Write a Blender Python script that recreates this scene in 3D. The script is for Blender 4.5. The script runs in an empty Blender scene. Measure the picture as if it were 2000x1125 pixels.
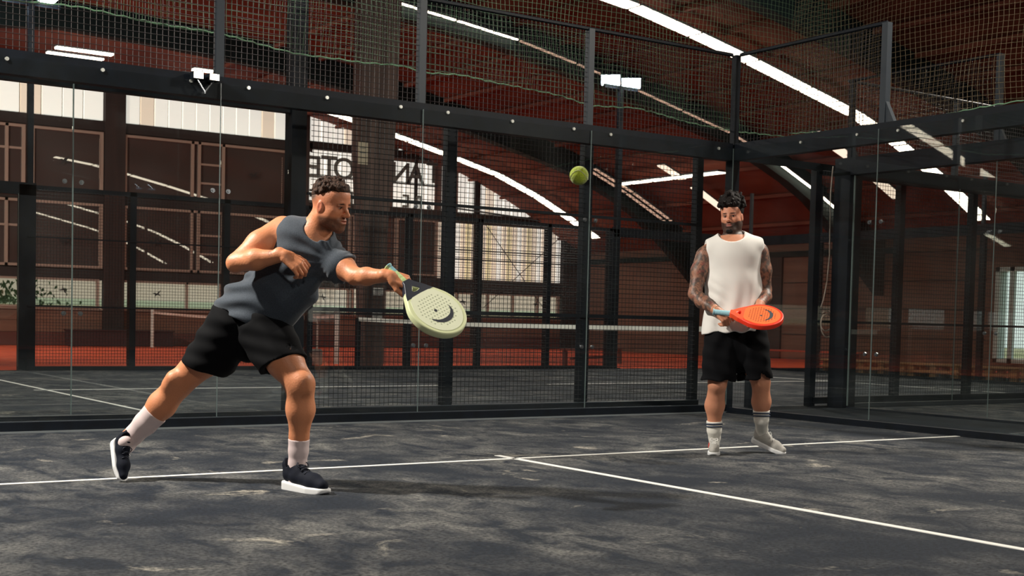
import bpy, bmesh, math, random
import numpy as np
from mathutils import Matrix, Vector
random.seed(7); RNG = np.random.default_rng(7)
scene = bpy.context.scene
COL = scene.collection
PI = math.pi

# ------------------------------------------------------------------ camera
CAM = np.array([-10.2009, -10.4611, 0.9768])
_r = np.array([0.830933, -0.555918, 0.022489]); _r /= np.linalg.norm(_r)
_f = np.array([0.556348, 0.829831, -0.043094]); _f -= _r*(_f@_r); _f /= np.linalg.norm(_f)
_u = np.cross(_r, _f)
FPX, CX, CY = 2513.66, 956.70, 732.83
cd = bpy.data.cameras.new('camera'); cam = bpy.data.objects.new('camera', cd); COL.objects.link(cam)
cam.matrix_world = Matrix(((_r[0], _u[0], -_f[0], CAM[0]), (_r[1], _u[1], -_f[1], CAM[1]), (_r[2], _u[2], -_f[2], CAM[2]), (0, 0, 0, 1)))
cd.sensor_width = 36; cd.lens = FPX/2000*36
cd.shift_x = (1000-CX)/2000; cd.shift_y = (CY-562.5)/2000
cd.clip_start = .05; cd.clip_end = 300
cd.dof.use_dof = True; cd.dof.focus_distance = 8.2; cd.dof.aperture_fstop = 5.6
scene.camera = cam

def cray(x, y): return _f + _r*(x-CX)/FPX - _u*(y-CY)/FPX
def on_y(x, y, Y):
    d = cray(x, y); t = (Y-CAM[1])/d[1]; return CAM + d*t
def on_x(x, y, X):
    d = cray(x, y); t = (X-CAM[0])/d[0]; return CAM + d*t
def on_z(x, y, Z=0.0):
    d = cray(x, y); t = (Z-CAM[2])/d[2]; return CAM + d*t
def at(x, y, depth): return CAM + cray(x, y)*depth
def to_cam(P):
    d = np.asarray(P, float)-CAM; return np.array([d@_r, d@_f, d@_u])

# ------------------------------------------------------------------ world, exposure
w = bpy.data.worlds.new('overcast'); scene.world = w; w.use_nodes = True
bg = w.node_tree.nodes['Background']; bg.inputs[0].default_value = (.80, .84, .80, 1); bg.inputs[1].default_value = 1.4
vs = scene.view_settings
vs.view_transform = 'Standard'; vs.look = 'None'; vs.gamma = 1; vs.use_curve_mapping = False; vs.exposure = 0.0
scene.cycles.transparent_max_bounces = 48; scene.cycles.max_bounces = 8

# added key and fill lamps outside the frame, assumed front-court floodlights; rear-court lamps last
def area_lamp(loc, aim, power, size, col=(1, .93, .82), spread=2.6):
    l = bpy.data.lights.new('floodlight', 'AREA'); l.energy = power; l.color = col; l.shape = 'RECTANGLE'; l.size = size; l.size_y = size*.5  # added lamp, only assumed to be a floodlight
    l.spread = spread
    o = bpy.data.objects.new('flood_fill_lamp', l); COL.objects.link(o); o.location = loc
    o.rotation_euler = (Vector(aim)-Vector(loc)).to_track_quat('-Z', 'Y').to_euler()
    return o
area_lamp((-11.0, -1.9, 5.7), (-6.8, -4.0, 0), 620, .35)
area_lamp((.9, -4.6, 6.2), (-4.0, -5, 0), 330, .5)
area_lamp((-10.6, -15.5, 6.2), (-5, -7, 0), 190, .8)
area_lamp((-10.5, 17, 6.0), (6, 25, 1), 420, .8, spread=1.9)  # added lamp without a known fixture, brightens the rear facade
area_lamp((.9, -15.5, 6.2), (-4, -7, 0), 160, .8)
area_lamp((-4.9, 10.2, 6.2), (-2, 5, 0), 160, .7)
area_lamp((7.4, 10.2, 6.2), (4, 5, 0), 160, .7)
area_lamp((7.1, .9, 6.2), (4, 5, 0), 160, .7)
area_lamp((-5.1, .9, 6.2), (-2, 5, 0), 160, .7)

# ------------------------------------------------------------------ materials
def lin(c):
    return tuple(((v/255)/12.92 if v/255 <= .04045 else ((v/255+.055)/1.055)**2.4) for v in c)
MATS = {}
def mat(name, rgb=None, rough=.6, metal=0., spec=.5, noise=None, bump=None, emit=None, wood=None, coat=0, sheen=0, attr=None):
    """rgb: sRGB 0-255. noise=(scale, other rgb, contrast); bump=(scale, strength); wood=(axis, scale, rgb2)"""
    if name in MATS: return MATS[name]
    m = bpy.data.materials.new(name); MATS[name] = m; m.use_nodes = True
    nt = m.node_tree; b = nt.nodes['Principled BSDF']
    c = lin(rgb)+(1,)
    b.inputs['Base Color'].default_value = c
    b.inputs['Roughness'].default_value = rough; b.inputs['Metallic'].default_value = metal
    b.inputs['Specular IOR Level'].default_value = spec; b.inputs['Coat Weight'].default_value = coat
    if sheen: b.inputs['Sheen Weight'].default_value = sheen
    tc = nt.nodes.new('ShaderNodeTexCoord')
    col_out = None
    if attr:
        a = nt.nodes.new('ShaderNodeAttribute'); a.attribute_name = attr; col_out = a.outputs['Color']
    if noise:
        sc, c2, lo, hi = noise
        n = nt.nodes.new('ShaderNodeTexNoise'); n.inputs['Scale'].default_value = sc; n.inputs['Detail'].default_value = 6
        nt.links.new(tc.outputs['Object'], n.inputs['Vector'])
        rp = nt.nodes.new('ShaderNodeMapRange'); rp.inputs[1].default_value = lo; rp.inputs[2].default_value = hi
        nt.links.new(n.outputs['Fac'], rp.inputs[0])
        mx = nt.nodes.new('ShaderNodeMix'); mx.data_type = 'RGBA'
        nt.links.new(rp.outputs[0], mx.inputs[0]); mx.inputs[6].default_value = c; mx.inputs[7].default_value = lin(c2)+(1,)
        if col_out is not None: nt.links.new(col_out, mx.inputs[6])
        col_out = mx.outputs[2]
    if wood:
        ax, sc, c2 = wood
        mp = nt.nodes.new('ShaderNodeMapping'); s = [sc, sc, sc]; s[ax] = sc*.05; mp.inputs['Scale'].default_value = s
        nt.links.new(tc.outputs['Object'], mp.inputs[0])
        n = nt.nodes.new('ShaderNodeTexNoise'); n.inputs['Scale'].default_value = 1; n.inputs['Detail'].default_value = 5
        nt.links.new(mp.outputs[0], n.inputs['Vector'])
        rp = nt.nodes.new('ShaderNodeMapRange'); rp.inputs[1].default_value = .35; rp.inputs[2].default_value = .65
        nt.links.new(n.outputs['Fac'], rp.inputs[0])
        mx = nt.nodes.new('ShaderNodeMix'); mx.data_type = 'RGBA'
        nt.links.new(rp.outputs[0], mx.inputs[0]); mx.inputs[6].default_value = c; mx.inputs[7].default_value = lin(c2)+(1,)
        col_out = mx.outputs[2]
    if col_out is not None: nt.links.new(col_out, b.inputs['Base Color'])
    if bump:
        n = nt.nodes.new('ShaderNodeTexNoise'); n.inputs['Scale'].default_value = bump[0]; n.inputs['Detail'].default_value = 4
        nt.links.new(tc.outputs['Object'], n.inputs['Vector'])
        bp = nt.nodes.new('ShaderNodeBump'); bp.inputs['Strength'].default_value = bump[1]; bp.inputs['Distance'].default_value = .01
        nt.links.new(n.outputs['Fac'], bp.inputs['Height']); nt.links.new(bp.outputs[0], b.inputs['Normal'])
    if emit:
        b.inputs['Emission Color'].default_value = lin(emit[0])+(1,); b.inputs['Emission Strength'].default_value = emit[1]
    return m

def glass_mat(name, tint=(.975, .99, .985), refl=1.0, dirt=.010):
    m = bpy.data.materials.new(name); MATS[name] = m; m.use_nodes = True; nt = m.node_tree; nt.nodes.clear()
    out = nt.nodes.new('ShaderNodeOutputMaterial'); tr = nt.nodes.new('ShaderNodeBsdfTransparent'); gl = nt.nodes.new('ShaderNodeBsdfGlossy')
    tr.inputs[0].default_value = tint+(1,); gl.inputs['Roughness'].default_value = .015; gl.inputs['Color'].default_value = (.9, .95, .95, 1)
    fr = nt.nodes.new('ShaderNodeFresnel'); ge = nt.nodes.new('ShaderNodeNewGeometry')
    io = nt.nodes.new('ShaderNodeMapRange'); io.inputs[3].default_value = 1.5; io.inputs[4].default_value = 1/1.5
    nt.links.new(ge.outputs['Backfacing'], io.inputs[0]); nt.links.new(io.outputs[0], fr.inputs[0])
    mu = nt.nodes.new('ShaderNodeMath'); mu.operation = 'MULTIPLY'; mu.inputs[1].default_value = refl
    mx = nt.nodes.new('ShaderNodeMixShader'); nt.links.new(fr.outputs[0], mu.inputs[0]); nt.links.new(mu.outputs[0], mx.inputs[0])
    nt.links.new(tr.outputs[0], mx.inputs[1]); nt.links.new(gl.outputs[0], mx.inputs[2])
    df = nt.nodes.new('ShaderNodeBsdfDiffuse'); df.inputs[0].default_value = (.5, .55, .55, 1)
    tc = nt.nodes.new('ShaderNodeTexCoord'); n = nt.nodes.new('ShaderNodeTexNoise'); n.inputs['Scale'].default_value = 1.7; n.inputs['Detail'].default_value = 5
    nt.links.new(tc.outputs['Object'], n.inputs['Vector'])
    rp = nt.nodes.new('ShaderNodeMapRange'); rp.inputs[1].default_value = .45; rp.inputs[2].default_value = .8; rp.inputs[4].default_value = dirt
    nt.links.new(n.outputs['Fac'], rp.inputs[0])
    m2 = nt.nodes.new('ShaderNodeMixShader'); nt.links.new(rp.outputs[0], m2.inputs[0]); nt.links.new(mx.outputs[0], m2.inputs[1]); nt.links.new(df.outputs[0], m2.inputs[2])
    nt.links.new(m2.outputs[0], out.inputs[0]); return m

M_steel = mat('dark_painted_steel', (10, 18, 28), .55, .0, .22, noise=(9, (6, 12, 19), .4, .7))
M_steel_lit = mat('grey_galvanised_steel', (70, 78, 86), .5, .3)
M_wire = mat('black_wire', (20, 26, 32), .5)
M_wire_top = mat('worn_wire', (52, 48, 48), .55)
M_bolt = mat('bright_bolt', (230, 230, 225), .3, .6)
M_chrome = mat('clamp_metal', (150, 155, 160), .25, .9)
M_white = mat('white_paint_line', (226, 226, 222), .8)
M_glass = glass_mat('court_glass')
M_edge = mat('glass_edge', (104, 118, 118), .25, 0, .6)
M_red = mat('roof_boards', (118, 68, 54), .85, .0, .2, noise=(.6, (92, 46, 36), .35, .7))
M_rib = mat('roof_rib_paint', (20, 34, 36), .7, spec=.2)
M_dkwood = mat('dark_post_wood', (104, 84, 76), .75, wood=(2, 9, (66, 52, 48)))
M_brown = mat('brown_wall_board', (116, 74, 60), .7, wood=(0, 5, (92, 58, 48)), noise=None)
M_beam = mat('facade_beam', (36, 24, 24), .7)
M_frame = mat('window_frame', (158, 134, 122), .6)
M_clay = mat('red_clay', (232, 92, 50), .95, noise=(2.2, (206, 72, 42), .4, .65), bump=(60, .3))
M_concrete = mat('dark_concrete', (16, 24, 31), .95, noise=(6, (11, 17, 23), .4, .7), spec=.15)
M_lip = mat('lip_highlight', (150, 158, 162), .35, .5)  # pale tone paints the light catching the lip of the base rail
M_lamp = mat('tube_light', (250, 245, 235), .5, emit=((255, 236, 210), 8))
M_lamp_dim = mat('old_tube_light', (190, 170, 155), .5, emit=((255, 210, 180), .5))
M_lamp_mid = mat('louvred_tube_light', (210, 200, 190), .5, emit=((255, 228, 205), 1.3))
M_flood = mat('flood_lens', (255, 255, 255), .4, emit=((225, 245, 255), 60))
M_panel = mat('daylight_panel', (235, 230, 222), .6, emit=((255, 250, 240), .74))
M_panel2 = mat('cream_daylight_panel', (225, 205, 180), .6, emit=((255, 235, 214), .60))
M_panel3 = mat('yellow_daylight_panel', (215, 205, 150), .6, emit=((245, 226, 190), .52))
M_clad = mat('grey_cladding', (84, 78, 80), .6)
M_letter = mat('sign_letter', (100, 102, 100), .6)

# ------------------------------------------------------------------ helpers
class MB:
    def __init__(s): s.v = []; s.f = []; s.mi = []
    def add(s, vs, fs, mi=0):
        o = len(s.v); s.v += [tuple(map(float, p)) for p in vs]; s.f += [tuple(i+o for i in f) for f in fs]; s.mi += [mi]*len(fs); return s
    def box(s, lo, hi, mi=0):
        x0, y0, z0 = lo; x1, y1, z1 = hi
        return s.add([(x0, y0, z0), (x1, y0, z0), (x1, y1, z0), (x0, y1, z0), (x0, y0, z1), (x1, y0, z1), (x1, y1, z1), (x0, y1, z1)],
                     [(0, 3, 2, 1), (4, 5, 6, 7), (0, 1, 5, 4), (1, 2, 6, 5), (2, 3, 7, 6), (3, 0, 4, 7)], mi)
    def bar(s, a, b, r, n=4, mi=0, r2=None):
        a = Vector(a); b = Vector(b); d = (b-a).normalized(); up = Vector((0, 0, 1)) if abs(d.z) < .9 else Vector((1, 0, 0))
        e1 = d.cross(up).normalized(); e2 = d.cross(e1); r2 = r if r2 is None else r2
        vs = [a+(e1*math.cos(t)+e2*math.sin(t))*r for t in [2*PI*(k+.5)/n for k in range(n)]]+[b+(e1*math.cos(t)+e2*math.sin(t))*r2 for t in [2*PI*(k+.5)/n for k in range(n)]]
        fs = [(k, (k+1) % n, n+(k+1) % n, n+k) for k in range(n)]+[tuple(range(n-1, -1, -1)), tuple(range(n, 2*n))]
        return s.add(vs, fs, mi)
    def tube(s, pts, r, n=6, mi=0, closed=False, rr=None):
        pts = [Vector(p) for p in pts]; N = len(pts); vs = []; prev = None
        for i, p in enumerate(pts):
            if closed: t = pts[(i+1) % N]-pts[i-1]
            else: t = pts[min(i+1, N-1)]-pts[max(i-1, 0)]
            t.normalize()
            if prev is None:
                up = Vector((0, 0, 1)) if abs(t.z) < .9 else Vector((1, 0, 0)); e1 = t.cross(up).normalized()
            else: e1 = (prev-t*prev.dot(t)).normalized()
            prev = e1; e2 = t.cross(e1); q = rr[i] if rr else r
            vs += [p+(e1*math.cos(2*PI*k/n)+e2*math.sin(2*PI*k/n))*q for k in range(n)]
        fs = []
        for i in range(N if closed else N-1):
            j = (i+1) % N
            fs += [(i*n+k, i*n+(k+1) % n, j*n+(k+1) % n, j*n+k) for k in range(n)]
        if not closed: fs += [tuple(range(n-1, -1, -1)), tuple((N-1)*n+k for k in range(n))]
        return s.add(vs, fs, mi)
    def prism(s, poly, a, b, axis=1, mi=0):
        """poly 2D points extruded along axis between a and b"""
        n = len(poly)
        def P(q, t):
            l = [q[0], q[1]]; l.insert(axis, t); return tuple(l)
        vs = [P(q, a) for q in poly]+[P(q, b) for q in poly]
        return s.add(vs, [tuple(range(n)), tuple(range(2*n-1, n-1, -1))]+[(k, k+n, (k+1) % n+n, (k+1) % n) for k in range(n)], mi)
    def build(s, name, m, parent=None, smooth=False, bevel=0, loc=None):
        me = bpy.data.meshes.new(name)
        v = s.v
        if loc is not None: v = [(a[0]-loc[0], a[1]-loc[1], a[2]-loc[2]) for a in v]
        me.from_pydata(v, [], s.f); me.update()
        ms = m if isinstance(m, (list, tuple)) else [m]
        for q in ms: me.materials.append(q)
        if len(ms) > 1: me.polygons.foreach_set('material_index', s.mi)
        bm = bmesh.new(); bm.from_mesh(me); bmesh.ops.recalc_face_normals(bm, faces=bm.faces)
        if bevel: bmesh.ops.bevel(bm, geom=list(bm.edges), offset=bevel, segments=1, affect='EDGES')
        bm.to_mesh(me); bm.free()
        if smooth: me.polygons.foreach_set('use_smooth', [True]*len(me.polygons))
        o = bpy.data.objects.new(name, me); COL.objects.link(o)
        if loc is not None: o.location = loc
        if parent is not None: o.parent = parent
        return o
def tag(o, label=None, cat=None, group=None, kind=None):
    if label: o['label'] = label
    if cat: o['category'] = cat
    if group: o['group'] = group
    if kind: o['kind'] = kind
    return o
def thing(name, label, cat, loc=(0, 0, 0), group=None, rz=0):
    o = bpy.data.objects.new(name, None); COL.objects.link(o); o.location = loc; o.rotation_euler[2] = rz; o.empty_display_size = .2
    return tag(o, label, cat, group)
def struct(name, mb, m, **k): return tag(mb.build(name, m, **k), kind='structure')
def share(src, name, parent, loc, rot=None):
    o = bpy.data.objects.new(name, src.data); COL.objects.link(o); o.parent = parent; o.location = loc
    if rot: o.rotation_euler = rot
    return o
def wires(segs, r):
    """many thin square wires in one mesh; segs list of (a,b)"""
    A = np.array([s[0] for s in segs], float); B = np.array([s[1] for s in segs], float)
    d = B-A; d /= np.linalg.norm(d, axis=1)[:, None]
    up = np.where(np.abs(d[:, 2:3]) < .9, [[0, 0, 1.]], [[1., 0, 0]])
    e1 = np.cross(d, up); e1 /= np.linalg.norm(e1, axis=1)[:, None]; e2 = np.cross(d, e1)
    V = np.stack([A+e1*r, A+e2*r, A-e1*r, A-e2*r, B+e1*r, B+e2*r, B-e1*r, B-e2*r], 1).reshape(-1, 3)
    q = np.array([[0, 1, 5, 4], [1, 2, 6, 5], [2, 3, 7, 6], [3, 0, 4, 7]])
    F = (q[None]+(np.arange(len(A))*8)[:, None, None]).reshape(-1, 4)
    mb = MB(); mb.v = [tuple(p) for p in V.tolist()]; mb.f = [tuple(f) for f in F.tolist()]; mb.mi = [0]*len(F)
    return mb
def mesh_x(x0, x1, z0, z1, y, step=.05, zstep=.05, r=.0026):
    segs = [((x, y, z0), (x, y, z1)) for x in np.arange(x0+step/2, x1, step)]
    segs += [((x0, y-.004, z), (x1, y-.004, z)) for z in np.arange(z0+zstep/2, z1, zstep)]
    return wires(segs, r)
def mesh_y(y0, y1, z0, z1, x, step=.05, zstep=.05, r=.0026):
    segs = [((x, y, z0), (x, y, z1)) for y in np.arange(y0+step/2, y1, step)]
    segs += [((x-.004, y0, z), (x-.004, y1, z)) for z in np.arange(z0+zstep/2, z1, zstep)]
    return wires(segs, r)

# ------------------------------------------------------------------ turf material
def turf_mat():
    m = bpy.data.materials.new('dark_turf'); m.use_nodes = True; nt = m.node_tree; b = nt.nodes['Principled BSDF']
    tc = nt.nodes.new('ShaderNodeTexCoord')
    def noise(sc, det, dist=0, rough=.5, scale=(1, 1, 1)):
        mp = nt.nodes.new('ShaderNodeMapping'); mp.inputs['Scale'].default_value = scale; nt.links.new(tc.outputs['Object'], mp.inputs[0])
        n = nt.nodes.new('ShaderNodeTexNoise'); n.inputs['Scale'].default_value = sc; n.inputs['Detail'].default_value = det
        n.inputs['Distortion'].default_value = dist; n.inputs['Roughness'].default_value = rough
        nt.links.new(mp.outputs[0], n.inputs['Vector']); return n.outputs['Fac']
    def rng(s, a, b_, c=0, d=1):
        r = nt.nodes.new('ShaderNodeMapRange'); r.inputs[1].default_value = a; r.inputs[2].default_value = b_; r.inputs[3].default_value = c; r.inputs[4].default_value = d
        nt.links.new(s, r.inputs[0]); return r.outputs[0]
    def mix(f, a, b_):
        x = nt.nodes.new('ShaderNodeMix'); x.data_type = 'RGBA'
        nt.links.new(f, x.inputs[0])
        for i, q in ((6, a), (7, b_)):
            if isinstance(q, tuple): x.inputs[i].default_value = q
            else: nt.links.new(q, x.inputs[i])
        return x.outputs[2]
    def mul(a, b_):
        x = nt.nodes.new('ShaderNodeMath'); x.operation = 'MULTIPLY'; nt.links.new(a, x.inputs[0]); nt.links.new(b_, x.inputs[1]); return x.outputs[0]
    big = rng(noise(.8, 3, .3), .34, .62)
    med = rng(noise(3.0, 6, .7, .6, (1.5, 1, 1)), .38, .68)
    fine = rng(noise(45, 3, 0, .7), .30, .62)
    hot = rng(noise(2.2, 7, .8, .62), .63, .74)
    sand = mul(mul(big, med), fine)
    c = mix(fine, lin((10, 15, 23))+(1,), lin((34, 42, 54))+(1,))
    c = mix(sand, c, lin((132, 131, 127))+(1,))
    c = mix(mul(hot, fine), c, lin((190, 184, 170))+(1,))
    nt.links.new(c, b.inputs['Base Color']); b.inputs['Roughness'].default_value = .9; b.inputs['Specular IOR Level'].default_value = .25
    bp = nt.nodes.new('ShaderNodeBump'); bp.inputs['Strength'].default_value = .6; bp.inputs['Distance'].default_value = .01
    nt.links.new(noise(160, 3, 0, .7), bp.inputs['Height']); nt.links.new(bp.outputs[0], b.inputs['Normal'])
    return m
M_turf = turf_mat()
# ================================================================== SETTING
PX = [-24, -18, -12, -8, -2, 2, 5.7, 8.5, 12.6, 14.5, 16.5, 18.2]
PZ = [1.2, 4.2, 6.0, 6.9, 7.6, 7.4, 7.0, 6.45, 5.5, 4.75, 3.75, 2.8]
def prof(x): return float(np.interp(x, PX, PZ))
XS = np.concatenate([np.linspace(-20, 2, 12), np.linspace(3, 18.2, 20)])
def smooth_prof(x): return (prof(x-.5)+prof(x)+prof(x+.5))/3
YF = 26.0
# ground, roof
mb = MB(); mb.box((-26, -24, -.3), (18.2, 26.2, -.012)); struct('floor', mb, M_clay)
mb = MB()
ov = [(x, smooth_prof(x)+.42) for x in XS]; 
for i in range(len(ov)-1):
    (x0, z0), (x1, z1) = ov[i], ov[i+1]
    mb.add([(x0, -24, z0), (x1, -24, z1), (x1, 26.4, z1), (x0, 26.4, z0), (x0, -24, z0+.2), (x1, -24, z1+.2), (x1, 26.4, z1+.2), (x0, 26.4, z0+.2)],
           [(0, 1, 2, 3), (7, 6, 5, 4), (0, 4, 5, 1), (2, 6, 7, 3), (1, 5, 6, 2), (3, 7, 4, 0)])
roof = struct('ceiling', mb, M_red)
# ribs of the roof: curved laminated beams, parts of the ceiling
for k, y in enumerate((-14.2, -7.4, -.6, 6.2, 12.75, 19.6)):
    mb = MB(); lo = []; hi = []
    for x in XS:
        z = smooth_prof(x)+.4; dp = .62+.9*max(0, (x-14.5)/3.5)**1.5
        lo.append((x, z-dp)); hi.append((x, z))
    mb.prism(lo+hi[::-1], y-.16, y+.16, 1)
    o = mb.build('roof_rib', M_rib, roof)
# purlin boards between the ribs, running across the ribs
for x in np.arange(3.2, 18, 1.25):
    z = smooth_prof(x)+.40
    mb = MB(); mb.box((x-.05, -20, z-.09), (x+.05, 26, z)); mb.build('purlin', M_red, roof)
# right wall with a doorway, boards
mb = MB()
D0, D1, DZ = on_x(1946, 600, 18)[1], 4.8, 2.55
mb.box((18, D0, -.1), (18.2, 26.2, 3.5)); mb.box((18, -24, -.1), (18.2, D1, 3.5)); mb.box((18, D1, DZ), (18.2, D0, 3.5))
mb.box((18, D1, -.1), (18.2, D0, .22))
wr = struct('wall_right', mb, mat('right_wall_board', (116, 84, 70), .8, wood=(1, 5, (96, 68, 58))))
for z in (.75, 1.5, 2.25, 3.0):
    mb = MB(); mb.box((17.97, D0+.3, z-.012), (18, 16.2, z+.012)); mb.build('board_joint', M_beam, wr)
mb = MB(); mb.box((17.9, 12, 3.0), (18.0, 26, 3.16)); mb.build('wall_rail', M_rib, wr)
mb = MB(); mb.box((17.9, 12, 2.0), (17.98, 26, 2.06)); 
# dark closed door in the right wall
mb = MB(); y1, y0 = on_x(1488, 500, 18)[1], on_x(1531, 500, 18)[1]
mb.box((17.93, y0, 0), (18, y1, 3.04)); dd = struct('door_1', mb, mat('dark_door', (40, 32, 32), .7))
mb = MB(); mb.box((17.90, y0+.1, 1.0), (17.93, y0+.16, 1.2)); mb.build('door_handle', M_chrome, dd)
# bright open doorway frame
M_wf = mat('pale_door_frame', (190, 205, 205), .5)
mb = MB()
mb.box((17.92, D0-.12, .2), (18.22, D0, DZ)); mb.box((17.92, D0-.52, .2), (18.02, D0-.40, DZ)); mb.box((17.92, D1, DZ-.1), (18.22, D0, DZ)); mb.box((17.92, D1, .2), (18.22, D0, .3)); mb.box((17.92, D1, .2), (18.22, D1+.12, DZ))
d2 = struct('door_2', mb, M_wf)
mb = MB(); mb.box((18.04, D0-.40, .3), (18.06, D0-.12, DZ-.1)); mb.build('side_pane', M_glass, d2)
# remaining shell: left wall, camera side wall
mb = MB(); mb.box((-26.2, -24, -.1), (-26, 26.2, 9)); struct('wall_left', mb, mat('left_wall_board', (90, 62, 52), .8))
mb = MB(); mb.box((-26.2, -24.2, -.1), (18.2, -24, 9)); struct('wall_front', mb, mat('front_wall_board', (80, 58, 50), .8))
mb = MB(); mb.add([(-26, -24, 5.3), (-20, -24, 5.0), (-20, 26.4, 5.0), (-26, 26.4, 5.3), (-26, -24, 5.5), (-20, -24, 5.4), (-20, 26.4, 5.4), (-26, 26.4, 5.5)],
   [(0, 1, 2, 3), (7, 6, 5, 4), (0, 4, 5, 1), (1, 5, 6, 2), (2, 6, 7, 3), (3, 7, 4, 0)]); tag(mb.build('ceiling', M_red), kind='structure')
# outdoors seen through low windows and the doorway
mb = MB(); mb.box((-60, 26.2, -.4), (60, 70, -.05)); mb.box((18.2, -40, -.4), (70, 26.2, -.05))
struct('ground', mb, mat('pale_paving', (205, 190, 160), .9, noise=(.25, (150, 160, 110), .45, .6)))
mb = MB(); mb.box((-40, 48, -.1), (50, 49, 7)); oh = mb.build('neighbour_hall', mat('pink_render', (236, 214, 202), .9)); tag(oh, 'long pale pink building seen through the low windows behind the clay court', 'building')
mb = MB(); mb.box((-40, 47.9, 1.2), (50, 48, 1.5)); mb.build('green_band', mat('green_band', (200, 208, 186), .8), oh)
mb = MB(); mb.box((-40, 47.9, .0), (50, 48, .25)); mb.build('green_band', MATS['green_band'], oh)
mb = MB(); mb.box((44, -30, -.1), (45, 24, 5)); o = mb.build('tan_building', mat('tan_render', (205, 175, 135), .9)); tag(o, 'tan building seen through the open doorway on the right', 'building')
mb = MB(); mb.box((43.9, -30, 3.0), (44, 24, 5)); mb.build('roof_band', mat('leaf_green', (96, 140, 80), .9), o)

# ------------------------------------------------------------------ rear facade, y = 26
def FX(px, py=400): return float(on_y(px, py, YF)[0])
def FZ(px, py): return float(on_y(px, py, YF)[2])
mb = MB(); mb.box((-26, 26, -.1), (18.2, 26.2, 1.0)); mb.box((-26, 26, 1.86), (18.2, 26.2, 9))
wb = struct('wall_back', mb, mat('back_wall_wood', (100, 66, 56), .75, wood=(0, 4, (78, 50, 44))))
# low wall boards and ledge
for i, (z0, z1, c) in enumerate(((0, .36, 'dark_low_board'), (.37, .68, 'low_board'), (.69, .99, 'low_board'))):
    m_ = mat('dark_low_board', (92, 50, 44), .7) if i == 0 else mat('low_board', (122, 84, 68), .7, wood=(0, 4, (100, 66, 54)))
    mb = MB(); mb.box((-12, 25.94, z0), (18, 26, z1)); mb.build('wall_board', m_, wb)
mb = MB(); mb.box((-12, 25.88, .99), (18, 26.06, 1.04)); mb.build('window_ledge', M_frame, wb)
# horizontal dark beams and columns of the facade
for z0, z1 in ((1.84, 2.12), (4.0, 4.22), (6.02, 6.30)):
    mb = MB(); mb.box((-12, 25.86, z0), (FX(605), 26, z1)); mb.build('facade_beam', M_beam, wb)
mb = MB(); mb.box((FX(590), 25.86, 1.92), (FX(1105), 26, 2.3)); mb.build('facade_beam', M_beam, wb)
mb = MB(); mb.box((FX(590), 25.86, 4.22), (FX(1075), 26, 4.50)); mb.build('facade_beam', M_beam, wb)
mb = MB(); mb.box((FX(590), 25.86, 6.12), (FX(850), 26, 6.36)); mb.build('facade_beam', M_beam, wb)
for a, b, top in ((200, 240, 7.6), (556, 598, 7.6), (922, 932, 5.9), (1097, 1132, 4.6), (-150, -110, 7.6)):
    mb = MB(); mb.box((FX(a), 25.8, 0), (FX(b), 26, top)); mb.build('facade_column', mat('facade_post_wood', (50, 34, 32), .7, wood=(2, 6, (38, 26, 26))), wb)
# corrugated daylight panels (lit by day from behind), one piece each
def panels(xa, xb, z0, z1, wdt=.365, ztop=None, k0=0):
    n = max(1, round((xb-xa)/wdt)); st = (xb-xa)/n
    for i in range(n):
        a, b = xa+i*st+.020, xa+(i+1)*st-.020
        t0 = z1 if ztop is None else min(z1, ztop(a)); t1 = z1 if ztop is None else min(z1, ztop(b))
        if max(t0, t1) <= z0+.03: continue
        t0 = max(t0, z0+.01); t1 = max(t1, z0+.01)
        mb = MB(); mb.prism([(a, z0), (b, z0), (b, t1), (a, t0)], 25.9, 25.985, 1)
        m_ = M_panel2 if (i*7+k0) % 9 in (3,) else M_panel
        if ztop == 'y': m_ = M_panel
        mb.build('daylight_panel', m_, wb)
cut_x = [FX(600, 215), FX(690, 240), FX(775, 275), FX(855, 297), FX(895, 335), FX(975, 380), FX(1059, 440)]
cut_z = [FZ(600, 210), FZ(690, 237), FZ(775, 272), FZ(855, 295), FZ(895, 335), FZ(975, 380), FZ(1059, 440)]
def cut(x): return float(np.interp(x, cut_x, cut_z))
panels(FX(-140), FX(199), 6.32, 7.27, .55, k0=2); panels(FX(242), FX(556), 6.32, 7.30, .41, k0=5)
panels(FX(600), FX(690), 6.38, 8, .37, cut); panels(FX(775), FX(860), 6.38, 8, .37, cut)
panels(FX(600), FX(690), 4.52, 6.10, .5, k0=1)
panels(FX(766), FX(806), 4.55, 6.02, .36, k0=1); panels(FX(811), FX(846), 4.55, 6.02, .36, k0=1)
panels(FX(861), FX(877), 4.52, 6.3, .37, cut); panels(FX(893), FX(1062), 4.52, 6.6, .37, cut)
xa, xb = FX(856), FX(1094); n = 24
for i in range(n):
    a = xa+(xb-xa)*i/n; b = xa+(xb-xa)*(i+1)/n
    if FX(878)-.01 < (a+b)/2 < FX(890): pass
    mb = MB(); mb.box((a+.01, 25.9, 2.32), (b-.01, 25.985, 4.16))
    mb.build('daylight_panel', (M_panel2, M_panel3, M_panel2, M_panel)[(i*5) % 4], wb)
for zz in (3.28,): 
    mb = MB(); mb.box((xa, 25.87, zz-.02), (xb, 25.9, zz+.02)); mb.build('glazing_bar', M_beam, wb)
# grey ribbed cladding right of the slanting edge
for i, x in enumerate(np.arange(FX(790), FX(1100), .34)):
    z0 = cut(x+.17)+.12 if x+.17 < cut_x[-1] else 4.5
    z0 = max(z0, 4.5); z1 = smooth_prof(x)+.3
    if z1-z0 < .1: continue
    mb = MB(); mb.box((x+.02, 25.88, z0), (x+.30, 25.99, z1)); mb.build('cladding_sheet', M_clad, wb)
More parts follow.
